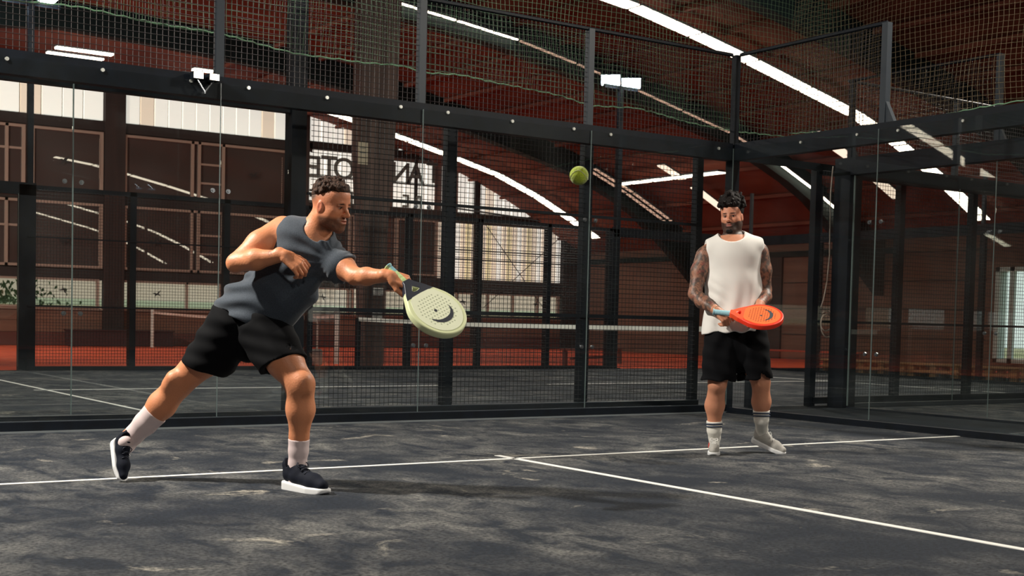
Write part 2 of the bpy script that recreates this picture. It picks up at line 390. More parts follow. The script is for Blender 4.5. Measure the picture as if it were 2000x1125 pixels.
# diagonal cable bracing
for a, b in (((925, 405), (1060, 600)), ((1093, 465), (945, 600))):
    mb = MB(); mb.bar(on_y(*a, 25.8), on_y(*b, 25.8), .014, 5); mb.build('brace_cable', M_beam, wb)
mb = MB(); mb.bar(on_y(878, 405, 25.7), on_y(1120, 440, 25.7), .03, 6); mb.build('conduit', M_steel_lit, wb)
# sign letters seen from behind (mirror image), each its own part
for ch, px, py, hpx in (('T', 866-19, 340, 52), ('A', 812, 342, 52), ('N', 783, 340, 52), ('O', 672, 332, 50), ('T', 643, 328, 50), ('E', 615, 328, 50),
                        ('R', 817, 396, 30), ('E', 793, 394, 30), ('E', 683, 388, 30), ('R', 655, 386, 30), ('E', 612, 384, 30)):
    P = on_y(px, py, 25.84); h = hpx*33.3/FPX*1.0
    if hpx > 40: h = .66
    else: h = .40
    cu = bpy.data.curves.new('sign_letter', 'FONT'); cu.body = ch; cu.size = h/.70; cu.align_x = 'CENTER'; cu.align_y = 'CENTER'; cu.extrude = .01; cu.offset = .012
    o0 = bpy.data.objects.new('tmp', cu); COL.objects.link(o0)
    me = bpy.data.meshes.new_from_object(o0.evaluated_get(bpy.context.evaluated_depsgraph_get())); bpy.data.objects.remove(o0)
    me.materials.clear(); me.materials.append(M_letter)
    # seen from inside the hall the lettering reads backwards
    me.transform(Matrix(((-1, 0, 0, 0), (0, 0, -1, 0), (0, 1, 0, 0), (0, 0, 0, 1))))
    o = bpy.data.objects.new('sign_letter', me); COL.objects.link(o); o.location = P; o.parent = wb
for px in (841, 870-28+12):
    mb = MB(); P = on_y(px+ (0 if px == 841 else 7), 411, 25.86); mb.tube([P+np.array([math.cos(t)*.05, 0, math.sin(t)*.05]) for t in np.linspace(0, 2*PI, 12, endpoint=False)], .012, 5, closed=True); mb.build('fixing_ring', M_beam, wb)
mb = MB(); mb.box((FX(805), 25.86, 4.5), (FX(811), 25.9, 6.1)); mb.box((FX(600), 25.86, 5.28), (FX(850), 25.9, 5.33)); mb.build('glazing_bar', M_beam, wb)

# windows of the facade
M_dark = mat('dark_window_glass', (74, 62, 60), .01, 0, 1.0, coat=1.0); M_dark.node_tree.nodes['Principled BSDF'].inputs['Coat Roughness'].default_value = .0
WN = [0]
M_bird = mat('bird_decal', (22, 18, 20), .7)
def bird(parent, px, py, s=.17, rot=0):
    P = on_y(px, py, 25.80); pts = [(-1, .1), (-.3, .25), (0, .05), (.5, .55), (.95, .8), (.45, .05), (.95, -.55), (.35, -.25), (.05, -.25), (-.45, -.7), (-.3, -.1)]
    c, s_ = math.cos(rot), math.sin(rot)
    mb = MB(); mb.prism([(P[0]+(x*c-y*s_)*s, P[2]+(x*s_+y*c)*s) for x, y in pts], P[1], P[1]+.004, 1); mb.build('bird_decal', M_bird, parent)
def window(x0, x1, z0, z1, dark=True, bars=(), hb=(), fw=.09):
    WN[0] += 1
    mb = MB(); y0, y1 = 25.84, 25.97
    mb.box((x0, y0, z0), (x0+fw, y1, z1)); mb.box((x1-fw, y0, z0), (x1, y1, z1)); mb.box((x0+fw, y0, z0), (x1-fw, y1, z0+fw*.8)); mb.box((x0+fw, y0, z1-fw*.8), (x1-fw, y1, z1))
    for b in bars: mb.box((b-fw*.45, y0, z0), (b+fw*.45, y1, z1))
    for b in hb: mb.box((x0+fw, y0+.03, b-fw*.35), (x1-fw, y1, b+fw*.35))
    o = struct('window_%d' % WN[0], mb, M_frame)
    xs = [x0+fw]+list(bars)+[x1-fw]
    for i in range(len(xs)-1):
        mb = MB(); mb.box((xs[i], 25.90, z0+.05), (xs[i+1], 25.93, z1-.05)); mb.build('pane', M_dark if dark else M_glass, o)
    return o
def wx(a, b): return FX(a), FX(b)
for za, zb in ((4.24, 5.98), (2.16, 3.98)):
    o = window(*wx(-100, 46), za, zb, hb=(za+1.1,), bars=(FX(10),)); 
    o = window(*wx(57, 198), za, zb); bird(o, 125, 313 if za > 3 else 470)
    o = window(*wx(238, 559), za, zb, bars=(FX(372), FX(385), FX(432))); bird(o, 495 if za > 3 else 300, 342 if za > 3 else 473)
    mb = MB()
    for hz in (za+.55, za+1.1): mb.box((FX(388), 25.86, hz-.03), (FX(428), 25.9, hz+.03))
    mb.build('transom', M_frame, o)
o = window(*wx(600, 692), 2.34, 4.2, bars=(FX(680),)); o = window(*wx(770, 852), 2.34, 4.2, bars=()); 
for a, b, bars, birds in ((-150, 192, (FX(-10),), ((125, 567, 2.4),)), (234, 431, (FX(364),), ((306, 574, 0),)), (431, 556, (), ()), (590, 690, (FX(680),), ((631, 581, 2.2),)), (748, 1092, (FX(858), FX(893), FX(953), FX(1002), FX(1050)), ((905, 590, 2.4), (1046, 594, .3)))):
    o = window(*wx(a, b), 1.04, 1.86, dark=False, bars=bars, fw=.07)
    for q in birds: bird(o, q[0], q[1], .14, q[2])
# shrub outside the left low window: leafy clumps
mb = MB()
for k in range(1500):
    x = RNG.normal(-1.2, .9); y = RNG.normal(30, .5); z = abs(RNG.normal(.9, .7)); a = RNG.uniform(0, 2*PI); s = .10
    mb.add([(x, y, z), (x+s*math.cos(a), y+s*.3, z+s*.6), (x+s*math.cos(a+.6), y-s*.2, z+s*1.3), (x+s*.2*math.cos(a+1.2), y, z+s)], [(0, 1, 2, 3)])
tag(mb.build('shrub', mat('leaf_dark_green', (60, 96, 52), .8)), 'green leafy shrub outside the leftmost low window', 'shrub')

# bead chains of the blinds behind two panes
for px, z0, z1 in ((545, 4.35, 5.75), (190, 4.7, 5.75), (190, 2.4, 3.7)):
    x = FX(px); segs = [((x, 25.82, z), (x, 25.82, z+.03)) for z in np.arange(z0, z1, .055)]
    o = tag(wires(segs, .012).build('bead_chain', M_frame, wb), kind='stuff')
# big timber column with posted papers
mb = MB(); yc_ = 11.5
xl0, xl1 = on_y(697, 720, yc_+.34)[0], on_y(750, 720, yc_)[0]
a0, a1, b0, b1 = on_y(692, 560, yc_+.34)[0], on_y(752, 560, yc_)[0], on_y(690, 150, yc_+.34)[0], on_y(776, 150, yc_)[0]
secs = [(0, xl0, xl1), (on_y(700, 470, yc_)[2], a0, on_y(757, 470, yc_)[0]), (on_y(700, 300, yc_)[2], b0, on_y(772, 300, yc_)[0]), (8.0, b0, b1+.12)]
col = None
for half in (0, 1):
    mb = MB()
    for i in range(3):
        z0, l0, r0 = secs[i]; z1, l1, r1 = secs[i+1]
        m0, m1 = (l0+r0)/2, (l1+r1)/2
        A = (l0, m0-.01) if half == 0 else (m0+.01, r0); B = (l1, m1-.01) if half == 0 else (m1+.01, r1)
        yy0, yy1 = yc_+(.03 if half else 0), yc_+.34
        mb.add([(A[0], yy0, z0), (A[1], yy0, z0), (A[1], yy1, z0), (A[0], yy1, z0), (B[0], yy0, z1), (B[1], yy0, z1), (B[1], yy1, z1), (B[0], yy1, z1)],
               [(0, 3, 2, 1), (4, 5, 6, 7), (0, 1, 5, 4), (1, 2, 6, 5), (2, 3, 7, 6), (3, 0, 4, 7)])
    if half == 0:
        col = tag(mb.build('timber_column', M_dkwood), 'massive dark timber roof column standing behind the far mesh fence', 'column')
    else: mb.build('laminate', M_dkwood, col)
M_paper = mat('paper_sheet', (214, 214, 210), .8); M_paper2 = mat('yellowed_paper', (196, 184, 160), .8)
for n_, (a, b, c, d), m_, lb in (('paper_notice', (700, 277, 718, 322), M_paper2, 'yellowed paper notice high on the timber column'), ('paper_notice', (729, 562, 748, 577), M_paper, 'white paper notice low on the timber column, upper of two'), ('paper_notice', (727, 609, 746, 624), M_paper, 'white paper notice low on the timber column, lower of two')):
    P, Q = on_y(a, b, yc_-.012), on_y(c, d, yc_-.012)
    mb = MB(); mb.box((P[0], yc_-.014, Q[2]), (Q[0], yc_-.004, P[2])); o = tag(mb.build(n_, m_), lb, 'notice')
    for j in range(3):
        z = P[2]+(Q[2]-P[2])*(.25+.22*j); mb = MB(); mb.box((P[0]+.03, yc_-.017, z-.008), (Q[0]-.05, yc_-.0145, z+.008)); mb.build('print_line', M_letter, o)

# ------------------------------------------------------------------ courts: turf and lines
def turf(x0, y0, x1, y1, label):
    mb = MB(); mb.box((x0, y0, -.05), (x1, y1, 0)); o = struct('floor', mb, M_turf); o['label'] = label; return o
def line(parent, x0, y0, x1, y1):
    mb = MB(); mb.box((x0, y0, .0005), (x1, y1, .004)); mb.build('court_line', M_white, parent)
mb = MB(); mb.box((-14, -22, -.06), (14, 10.9, -.004)); struct('floor', mb, M_concrete)
t1 = turf(-10, -20, 0, 0, 'front court turf'); line(t1, -10, -3.075, -.02, -3.025); line(t1, -5.03, -9.9, -4.98, -2.83)
# front court continues round the camera
mb = MB(); mb.box((-13.5, -22, -.05), (-10, 0, -.001)); struct('floor', mb, M_turf)
t2 = turf(-9, .55, 10.95, 10.6, 'rear court turf'); line(t2, -6.0, .6, -5.95, 10.5); line(t2, 7.9, .6, 7.95, 10.5); line(t2, -6.12, 5.50, -.2, 5.55); line(t2, 1.6, 5.50, 8.1, 5.55)
t3 = turf(2.2, -20, 12.2, .05, 'right hand court turf'); line(t3, 2.25, -3.1, 12, -3.05)

# ------------------------------------------------------------------ front court enclosure
M_post = mat('mesh_post_paint', (34, 43, 52), .5, .1)
def pane_x(parent, x0, x1, z0, z1, y, edges=True):
    mb = MB(); mb.box((x0+.005, y-.005, z0), (x1-.005, y+.005, z1)); o = mb.build('glass_pane', M_glass, parent); tag(o)
    if edges:
        mb = MB(); mb.box((x1-.006, y-.006, z0), (x1-.001, y+.004, z1)); mb.build('polished_edge', M_edge, o)
    return o
def pane_y(parent, y0, y1, z0, z1, x, edges=True):
    mb = MB(); mb.box((x-.005, y0+.005, z0), (x+.005, y1-.005, z1)); o = mb.build('glass_pane', M_glass, parent)
    if edges:
        mb = MB(); mb.box((x-.006, y0+.001, z0), (x+.004, y0+.006, z1)); mb.build('polished_edge', M_edge, o)
    return o
def clamp(parent, x, y, z, axis):
    mb = MB(); a = np.array([x, y, z], float); d = np.array([0, -.02, 0]) if axis == 'x' else np.array([-.02, 0, 0])
    mb.bar(a, a+d*.7, .020, 12); mb.bar(a+d*.7, a+d*1.1, .010, 8); return mb.build('glass_clamp', M_chrome, parent, smooth=False)
GW = thing('glass_wall', 'glass rear wall of the front court with dark top beam and mesh above', 'glass wall', (-5, 0, 0))
def W(o): o.parent = GW; o.location = Vector(o.location)-GW.location; return o
def wbuild(mb, name, m): return mb.build(name, m, GW, loc=(-5, 0, 0))
def relb(mb, name, m, root): 
    o = mb.build(name, m, root, loc=tuple(root.location)); o.location = (0, 0, 0); return o
def fixp(o, root):  # children built in world coordinates: undo the parent's offset
    o.location = Vector(o.location)-root.location
for i in range(5):
    o = pane_x(GW, -2*(i+1), -2*i, .07, 2.93, 0, True); fixp(o, GW)
mb = MB(); mb.box((-10, .012, 2.80), (0.0, .12, 2.99)); relb(mb, 'top_beam', M_steel, GW)
mb = MB(); mb.box((-10, -.012, 0), (0, .06, .085)); relb(mb, 'base_rail', M_steel, GW)
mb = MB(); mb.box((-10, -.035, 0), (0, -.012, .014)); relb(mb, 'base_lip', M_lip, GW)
mb = MB(); mb.box((-10, -.008, .085), (0, .004, .092)); relb(mb, 'glazing_bead', M_steel_lit, GW)
for x in (0, -2, -4, -6, -8, -10):
    if x: 
        mb = MB(); mb.box((x-.035, .03, 2.99), (x+.035, .10, 3.97)); relb(mb, 'mesh_post', M_post, GW)
    for dx in (-.07, .07):
        for z in (.72, 2.02):
            if x+dx < 0: fixp(clamp(GW, x+dx, -.006, z, 'x'), GW)
mb = MB(); mb.bar((-10, .065, 3.97), (0, .065, 3.97), .022, 6); relb(mb, 'top_rail', M_steel, GW)
for i in range(5):
    o = relb(mesh_x(-2*(i+1)+.03, -2*i-.03, 3.0, 3.95, .06, r=.0024), 'wire_mesh', M_wire_top, GW); o['kind'] = 'stuff'
for px, py in ((13, 115), (200, 137), (373, 158), (485, 172), (638, 191), (782, 209), (874, 220), (1000, 237), (1120, 252), (1192, 263), (1403, 290)):
    P = on_y(px, py, .012); mb = MB(); mb.bar((P[0], .012, P[2]), (P[0], -.004, P[2]), .016, 8); relb(mb, 'bolt_head', M_bolt, GW)
# corner column and side wall
SW = thing('glass_wall', 'glass side wall of the front court on the right with dark top beam', 'glass wall', (0, -4, 0))
for i in range(4):
    o = pane_y(SW, -2*(i+1), -2*i, .07, 2.93, 0, True); fixp(o, SW)
mb = MB(); mb.box((.012, -8, 2.80), (.12, 0, 2.99)); relb(mb, 'top_beam', M_steel, SW)
mb = MB(); mb.box((-.012, -8, 0), (.06, 0, .06)); relb(mb, 'base_rail', M_steel, SW)
mb = MB(); mb.box((-.03, -8, 0), (-.012, 0, .012)); relb(mb, 'base_lip', M_steel, SW)
mb = MB(); mb.box((.012, .012, 0), (.11, .13, 2.95)); relb(mb, 'corner_column', M_steel, SW)
mb = MB(); mb.box((.02, .02, 2.95), (.09, .09, 3.97)); relb(mb, 'corner_post', M_steel, SW)
mb = MB(); mb.box((.03, -2.035, 2.99), (.10, -1.965, 3.97)); mb.prism([(-2.035, 2.99), (-2.14, 2.99), (-2.035, 3.2)], .04, .09, 0); relb(mb, 'mesh_post', M_post, SW)
mb = MB(); mb.bar((.065, -2, 3.97), (.065, 0, 3.97), .022, 6); relb(mb, 'top_rail', M_steel, SW)
o = relb(mesh_y(-1.97, -.03, 3.0, 3.95, .06, r=.0024), 'wire_mesh', M_wire_top, SW); o['kind'] = 'stuff'
for y in (-2, -4):
    for dy in (-.07, .07):
        for z in (.72, 2.02): fixp(clamp(SW, -.006, y+dy, z, 'y'), SW)
for px, py in ((1675, 263), (1755, 255), (1882, 236), (1565, 278)):
    P = on_x(px, py, .012); mb = MB(); mb.bar((.012, P[1], P[2]), (-.004, P[1], P[2]), .014, 8); relb(mb, 'bolt_head', M_bolt, SW)

# ------------------------------------------------------------------ rear court fences
YN = .5
def nx(px): return float(on_y(px, 600, YN)[0])
NF = thing('mesh_fence', 'near mesh fence of the rear court, just behind the front glass wall', 'fence', (-2.6, YN, 0))
xm = nx(579)
posts = [nx(877), nx(1143), nx(1361)]
for x in posts:
    mb = MB(); r_ = .045 if x > -.6 else .055; mb.box((x-r_, YN, 0), (x+r_, YN+.09, 2.93)); relb(mb, 'fence_post', M_steel, NF)
xe = [xm+.09]+posts
for i in range(3):
    o = relb(mesh_x(xe[i]+.03, xe[i+1]-.03, .12, 2.9, YN-.005, r=.0030), 'wire_mesh', M_wire, NF); o['kind'] = 'stuff'
    mb = MB(); mb.box((xe[i], YN-.02, 1.02), (xe[i+1], YN+.01, 1.06)); relb(mb, 'cross_rail', M_steel, NF)
    mb = MB(); mb.box((xe[i], YN-.01, 2.10), (xe[i+1], YN+.01, 2.125)); relb(mb, 'cross_rail', M_steel, NF)
mb = MB(); mb.box((xm, YN-.03, .0), (posts[-1]+.04, YN+.06, .11)); relb(mb, 'bottom_rail', M_steel, NF)
mb = MB(); mb.box((xm, YN-.032, .105), (posts[-1]+.04, YN-.02, .112)); relb(mb, 'bottom_lip', M_steel_lit, NF)
mb = MB(); mb.box((xm, YN, 2.9), (nx(1632), YN+.06, 2.98)); relb(mb, 'top_rail', M_steel, NF)
MAST = []
def mast(x, y, h, wdt, label, head=True, aim=(1, 5.5)):
    t = thing('floodlight_mast', label, 'light mast', (x, y, 0))
    mb = MB(); mb.box((x-wdt/2, y-wdt/2, 0), (x+wdt/2, y+wdt/2, h)); relb(mb, 'mast_pole', M_steel, t)
    mb = MB(); mb.box((x-wdt, y-wdt, 0), (x+wdt, y+wdt, .015)); relb(mb, 'base_plate', M_steel, t)
    mb = MB(); mb.box((x-.45, y-.03, h-.05), (x+.45, y+.03, h+.03)); relb(mb, 'cross_arm', M_steel, t)
    for s in (-1, 1):
        cx_ = x+s*.28; d = Vector((aim[0]-x, aim[1]-y, 0)).normalized(); q = Vector((0, 0, -1)).lerp(d, .45).normalized()
        rot = q.to_track_quat('Z', 'Y').to_matrix().to_4x4(); c = Vector((cx_, y, h+.14))
        def place(lo, hi):
            m_ = MB(); m_.box(lo, hi); m_.v = [tuple(c+(rot @ Vector(v))) for v in m_.v]; return m_
        o = relb(place((-.21, -.15, -.05), (.21, .15, .03)), 'lamp_housing', M_steel, t)
        m_ = place((-.195, -.135, .031), (.195, .135, .036)); m_.v = [(a[0]-t.location[0], a[1]-t.location[1], a[2]-t.location[2]) for a in m_.v]
        m_.build('lamp_lens', M_flood, o)
    return t
mast(xm, YN+.07, 6.2, .15, 'thick floodlight mast behind the lunging player')
mast(float(on_y(58, 400, 10.75)[0]), 10.75, 5.82, .09, 'slender floodlight mast at the far left of the rear court')
mast(float(on_y(1209, 300, 10.9)[0]), 10.9, 5.95, .10, 'floodlight mast with a glaring twin lamp above the net', aim=(-8, -8))
# near glass left of the mast
NG = thing('glass_wall', 'near glass end panes of the rear court on the left', 'glass wall', (-7, YN, 0))
for a, b in ((-7.1, xm-.1), (-9, -7.1)):
    o = pane_x(NG, a, b, .07, 2.95, YN, False); fixp(o, NG)
    mb = MB(); mb.box((a-.004, YN-.007, .1), (a+.006, YN+.004, 2.95)); m2 = mb.build('polished_edge', M_edge, o)
mb = MB(); mb.box((-9, YN-.02, 0), (xm-.08, YN+.06, .09)); relb(mb, 'base_rail', M_steel, NG)
mb = MB(); mb.box((-9, YN+.01, 2.84), (xm-.08, YN+.1, 2.98)); relb(mb, 'top_beam', M_steel, NG)
for dx in (-.07, .07):
    for z in (.95, 2.05): fixp(clamp(NG, -7.1+dx, YN-.006, z, 'x'), NG)
# near fence beyond the entrance
NR = thing('mesh_fence', 'near mesh fence of the rear court right of the entrance gap', 'fence', (4.5, YN, 0))
pr_ = [nx(1592), nx(1757), nx(1898), 7.3]
for x in pr_:
    mb = MB(); mb.box((x-.05, YN, 0), (x+.05, YN+.09, 2.95)); relb(mb, 'fence_post', M_steel, NR)
for i in range(3):
    o = relb(mesh_x(pr_[i]+.05, pr_[i+1]-.05, .12, 2.9, YN-.005, r=.0030), 'wire_mesh', M_wire, NR); o['kind'] = 'stuff'
mb = MB(); mb.box((pr_[0], YN-.02, 1.03), (pr_[-1], YN, 1.06)); relb(mb, 'cross_rail', M_steel, NR)
mb = MB(); mb.box((pr_[0], YN-.02, .03), (pr_[-1], YN+.05, .11)); relb(mb, 'bottom_rail', M_steel, NR)
mb = MB(); mb.box((pr_[0], YN, 2.85), (pr_[-1], YN+.08, 2.98)); relb(mb, 'top_rail', M_steel, NR)
# far fence
YB = 10.65
def fx(px): return float(on_y(px, 600, YB)[0])
FF = thing('mesh_fence', 'far mesh fence of the rear court in front of the clay', 'fence', (0, YB, 0))
fp = [fx(53), fx(259), fx(442), fx(606), fx(799), fx(936), fx(1071), fx(1197)]
for i, x in enumerate(fp):
    r_ = .13 if i in (0, 7) else .055
    mb = MB(); mb.box((x-r_, YB, 0), (x+r_, YB+.12, 2.95)); relb(mb, 'fence_post', M_steel, FF)
    if i < 7:
        o = relb(mesh_x(x+r_, fp[i+1]-.06, .1, 2.9, YB, r=.0032), 'wire_mesh', M_wire, FF); o['kind'] = 'stuff'
        mb = MB(); mb.box((x, YB-.02, 1.02), (fp[i+1], YB+.01, 1.05)); relb(mb, 'cross_rail', M_steel, FF)
        mb = MB(); mb.box((x, YB-.02, 2.12), (fp[i+1], YB+.01, 2.145)); relb(mb, 'cross_rail', M_steel, FF)
mb = MB(); mb.box((fp[0], YB, 2.88), (fp[-1], YB+.06, 2.95)); relb(mb, 'top_rail', M_steel, FF)
mb = MB(); mb.box((fp[0], YB-.02, 0), (fp[-1], YB+.05, .07)); relb(mb, 'bottom_rail', M_steel, FF)
# far glass panes, left and right of the mesh, and the end wall on the right
FG = thing('glass_wall', 'far glass end panes of the rear court on the left', 'glass wall', (-7, YB, 0))
for a, b in ((-9, -7), (-7, fp[0]-.14)): fixp(pane_x(FG, a, b, .07, 2.8, YB, True), FG)
mb = MB(); mb.box((-9, YB, 2.78), (fp[0]+.13, YB+.1, 2.98)); relb(mb, 'top_beam', M_steel, FG)
EG = thing('glass_wall', 'glass end wall of the rear court in front of the pallets', 'glass wall', (10.95, 5.5, 0))
for y in (8.6, 6.6, 4.6, 2.6, .6): fixp(pane_y(EG, y, y+2, .07, 2.8, 10.95, False), EG)
mb = MB(); mb.box((10.95, .6, 2.78), (11.05, 10.7, 2.98)); relb(mb, 'top_beam', M_steel, EG)
mb = MB(); mb.box((10.95, .6, 0), (11.02, 10.7, .05)); relb(mb, 'base_rail', M_steel, EG)
for y in (10.65, 8.6, 6.6, 4.6, 2.6):
    mb = MB(); mb.box((10.97, y-.05, 0), (11.07, y+.05, 2.9)); relb(mb, 'post', M_steel, EG)
    mb = MB(); mb.box((10.97, y-.03, 2.95), (11.03, y+.03, 3.97)); relb(mb, 'mesh_post', M_post, EG)
ER = thing('glass_wall', 'far glass pane pair of the rear court behind the standing player', 'glass wall', (9.2, YB, 0))
for a, b in ((fp[-1]+.14, 9.2), (9.2, 10.9)): fixp(pane_x(ER, a, b, .07, 2.8, YB, False), ER)
mb = MB(); mb.box((fp[-1], YB, 2.78), (10.95, YB+.1, 2.98)); relb(mb, 'top_beam', M_steel, ER)

# ------------------------------------------------------------------ right hand court
XR = 2.12
RC = thing('glass_wall', 'glass side wall of the right hand court with a thick corner column', 'glass wall', (XR, -3, 0))
mb = MB(); mb.box((XR-.06, .12, 0), (XR+.16, .36, 2.86)); relb(mb, 'corner_column', M_steel, RC)
mb = MB(); mb.box((XR-.06, -8, 2.82), (XR+.1, .36, 3.03)); relb(mb, 'top_beam', M_steel, RC)
for a, b in ((-1.85, .1), (-3.85, -1.85), (-5.85, -3.85)): fixp(pane_y(RC, a, b, .03, 2.84, XR, True), RC)
mb = MB(); mb.box((XR-.008, .09, .03), (XR+.006, .104, 2.84)); relb(mb, 'glass_edge', M_edge, RC)
mb = MB(); mb.box((XR-.02, -8, 0), (XR+.05, .1, .02)); relb(mb, 'base_rail', M_steel, RC)
for y in (.2, -1.82):
    mb = MB(); mb.box((XR, y-.03, 3.03), (XR+.06, y+.03, 3.97)); mb.prism([(y-.03, 3.03), (y-.11, 3.03), (y-.03, 3.2)], XR+.01, XR+.05, 0); relb(mb, 'mesh_post', M_post if y < 0 else M_steel, RC)
mb = MB(); mb.bar((XR+.03, -1.82, 3.97), (XR+.03, .2, 3.97), .018, 6); relb(mb, 'top_rail', M_steel, RC)
o = relb(mesh_y(-1.79, .17, 3.04, 3.95, XR+.03, r=.0024), 'wire_mesh', M_wire_top, RC); o['kind'] = 'stuff'
for y in (-1.85,):
    for dy in (-.07, .07):
        for z in (.95, 2.05): fixp(clamp(RC, XR-.006, y+dy, z, 'y'), RC)
RB = thing('glass_wall', 'glass rear wall of the right hand court', 'glass wall', (7, .2, 0))
for i in range(4): fixp(pane_x(RB, XR+.16+2*i, XR+.16+2*i+2, .05, 2.82, .2, True), RB)
mb = MB(); mb.box((XR+.16, .21, 2.8), (12, .32, 2.99)); relb(mb, 'top_beam', M_steel, RB)
mb = MB(); mb.box((XR+.1, .17, 0), (12, .24, .05)); relb(mb, 'base_rail', M_steel_lit, RB)
for i in range(1, 4):
    x = XR+.1+2*i; mb = MB(); mb.box((x-.03, .22, 2.99), (x+.03, .28, 3.97)); relb(mb, 'mesh_post', M_post, RB)
mb = MB(); mb.bar((XR, .25, 3.97), (10, .25, 3.97), .02, 6); relb(mb, 'top_rail', M_post, RB)
o = relb(mesh_x(XR, 10, 3.0, 3.95, .25, r=.0024), 'wire_mesh', M_wire_top, RB); o['kind'] = 'stuff'

# hanging cable with a coil at the corner column
mb = MB(); P = [on_y(x, y, .46) for x, y in ((1627, 325), (1626, 333), (1622, 380), (1621, 440), (1620, 500), (1615, 550), (1608, 585), (1603, 600))]
mb.tube(P, .007, 6)
C0 = on_y(1615, 630, .46)
loop = []
for k in range(40):
    t = k/39*4*PI+2.2; R_ = .105 if t < 2*PI+2.2 else .135
    loop.append((C0[0]+math.cos(t)*R_*.95+(.0 if t < 2*PI+2.2 else .02), C0[1]+.012*math.sin(t*.5)+k*.0006, C0[2]+math.sin(t)*R_*(1.0 if t < 2*PI+2.2 else 1.2)-(.0 if t < 2*PI+2.2 else .02)))
cb = tag(mb.build('hanging_cable', mat('pale_cable', (224, 208, 194), .5), smooth=True), 'pale cable hanging beside the thick corner column of the right hand court', 'cable')
mb = MB(); mb.tube(loop, .007, 6); mb.build('cable_coil', MATS['pale_cable'], cb, smooth=True)

# ------------------------------------------------------------------ nets
M_net = mat('black_net', (22, 22, 26), .8)
NT = thing('padel_net', 'black court net with white top band across the rear court', 'net', (.95, 5.5, 0))
mb = MB(); ys = np.linspace(.62, 10.5, 25)
for i in range(24):
    a, b = ys[i], ys[i+1]; za, zb = .86+.04*abs((a-5.5)/5)**2, .86+.04*abs((b-5.5)/5)**2
    mb.add([(.93, a, za), (.93, b, zb), (.93, b, zb+.065), (.93, a, za+.065), (.96, a, za), (.96, b, zb), (.96, b, zb+.065), (.96, a, za+.065)], [(0, 1, 2, 3), (7, 6, 5, 4), (3, 2, 6, 7), (0, 4, 5, 1)]+([(0, 3, 7, 4)] if i == 0 else [])+([(1, 5, 6, 2)] if i == 23 else []))
relb(mb, 'top_band', mat('white_net_band', (226, 226, 218), .8), NT)
o = relb(mesh_y(.62, 10.5, .04, .87, .95, .045, .045, .0014), 'net_mesh', M_net, NT); o['kind'] = 'stuff'
for y in (.58, 10.54):
    mb = MB(); mb.box((.90, y-.04, 0), (.98, y+.04, .95)); relb(mb, 'net_post', M_steel, NT)
# tennis net on the clay
TN = thing('tennis_net', 'tennis net with pale tape between white posts on the clay', 'net', (1.9, 19.5, 0))
mb = MB(); 
def tz(y): return 1.0-.09*(1-((y-18.85)/5.6)**2)
ys = np.linspace(13.3, 24.4, 20)
for i in range(19): mb.add([(1.88, ys[i], tz(ys[i])-.06), (1.88, ys[i+1], tz(ys[i+1])-.06), (1.88, ys[i+1], tz(ys[i+1])), (1.88, ys[i], tz(ys[i])), (1.92, ys[i], tz(ys[i])-.06), (1.92, ys[i+1], tz(ys[i+1])-.06), (1.92, ys[i+1], tz(ys[i+1])), (1.92, ys[i], tz(ys[i]))], [(0, 1, 2, 3), (7, 6, 5, 4), (3, 2, 6, 7), (0, 4, 5, 1)])
relb(mb, 'net_tape', mat('pink_grey_tape', (200, 170, 158), .8), TN)
o = relb(mesh_y(13.3, 24.4, .03, .92, 1.9, .05, .05, .0011), 'net_mesh', M_net, TN); o['kind'] = 'stuff'
for y in (13.25, 24.45):
    mb = MB(); mb.bar((1.9, y, 0), (1.9, y, 1.06), .05 if y < 20 else .045, 12); relb(mb, 'net_post', mat('white_post_paint', (214, 206, 198), .5), TN)
    mb = MB(); mb.box((1.85, y-.05, 1.06), (1.95, y+.05, 1.09)); relb(mb, 'post_cap', MATS['white_post_paint'], TN)
# line drag mat container with hoop handle beside the net post
P0, P1 = on_y(583, 706, 12.6), on_y(627, 683, 12.6)
BX = thing('water_can', 'pale grey square container with a tall hoop handle on the clay', 'container', (float(P0[0]+P1[0])/2, 12.6, 0))
mb = MB(); mb.box((P0[0], 12.5, 0), (P1[0], 12.8, .32)); mb.build('body', mat('grey_plastic', (150, 138, 132), .6), BX, bevel=.03, loc=tuple(BX.location)).location = (0, 0, 0)
mb = MB(); xa, xb = P0[0]+.05, P1[0]-.06; mb.tube([(xa, 12.65, .3), (xa, 12.65, .8), (xa+.03, 12.65, .9), (xa+.1, 12.65, .95), (xb-.1, 12.65, .95), (xb-.03, 12.65, .9), (xb, 12.65, .8), (xb, 12.65, .3)], .018, 8)
relb(mb, 'hoop_handle', mat('pale_tube', (186, 170, 160), .5), BX)

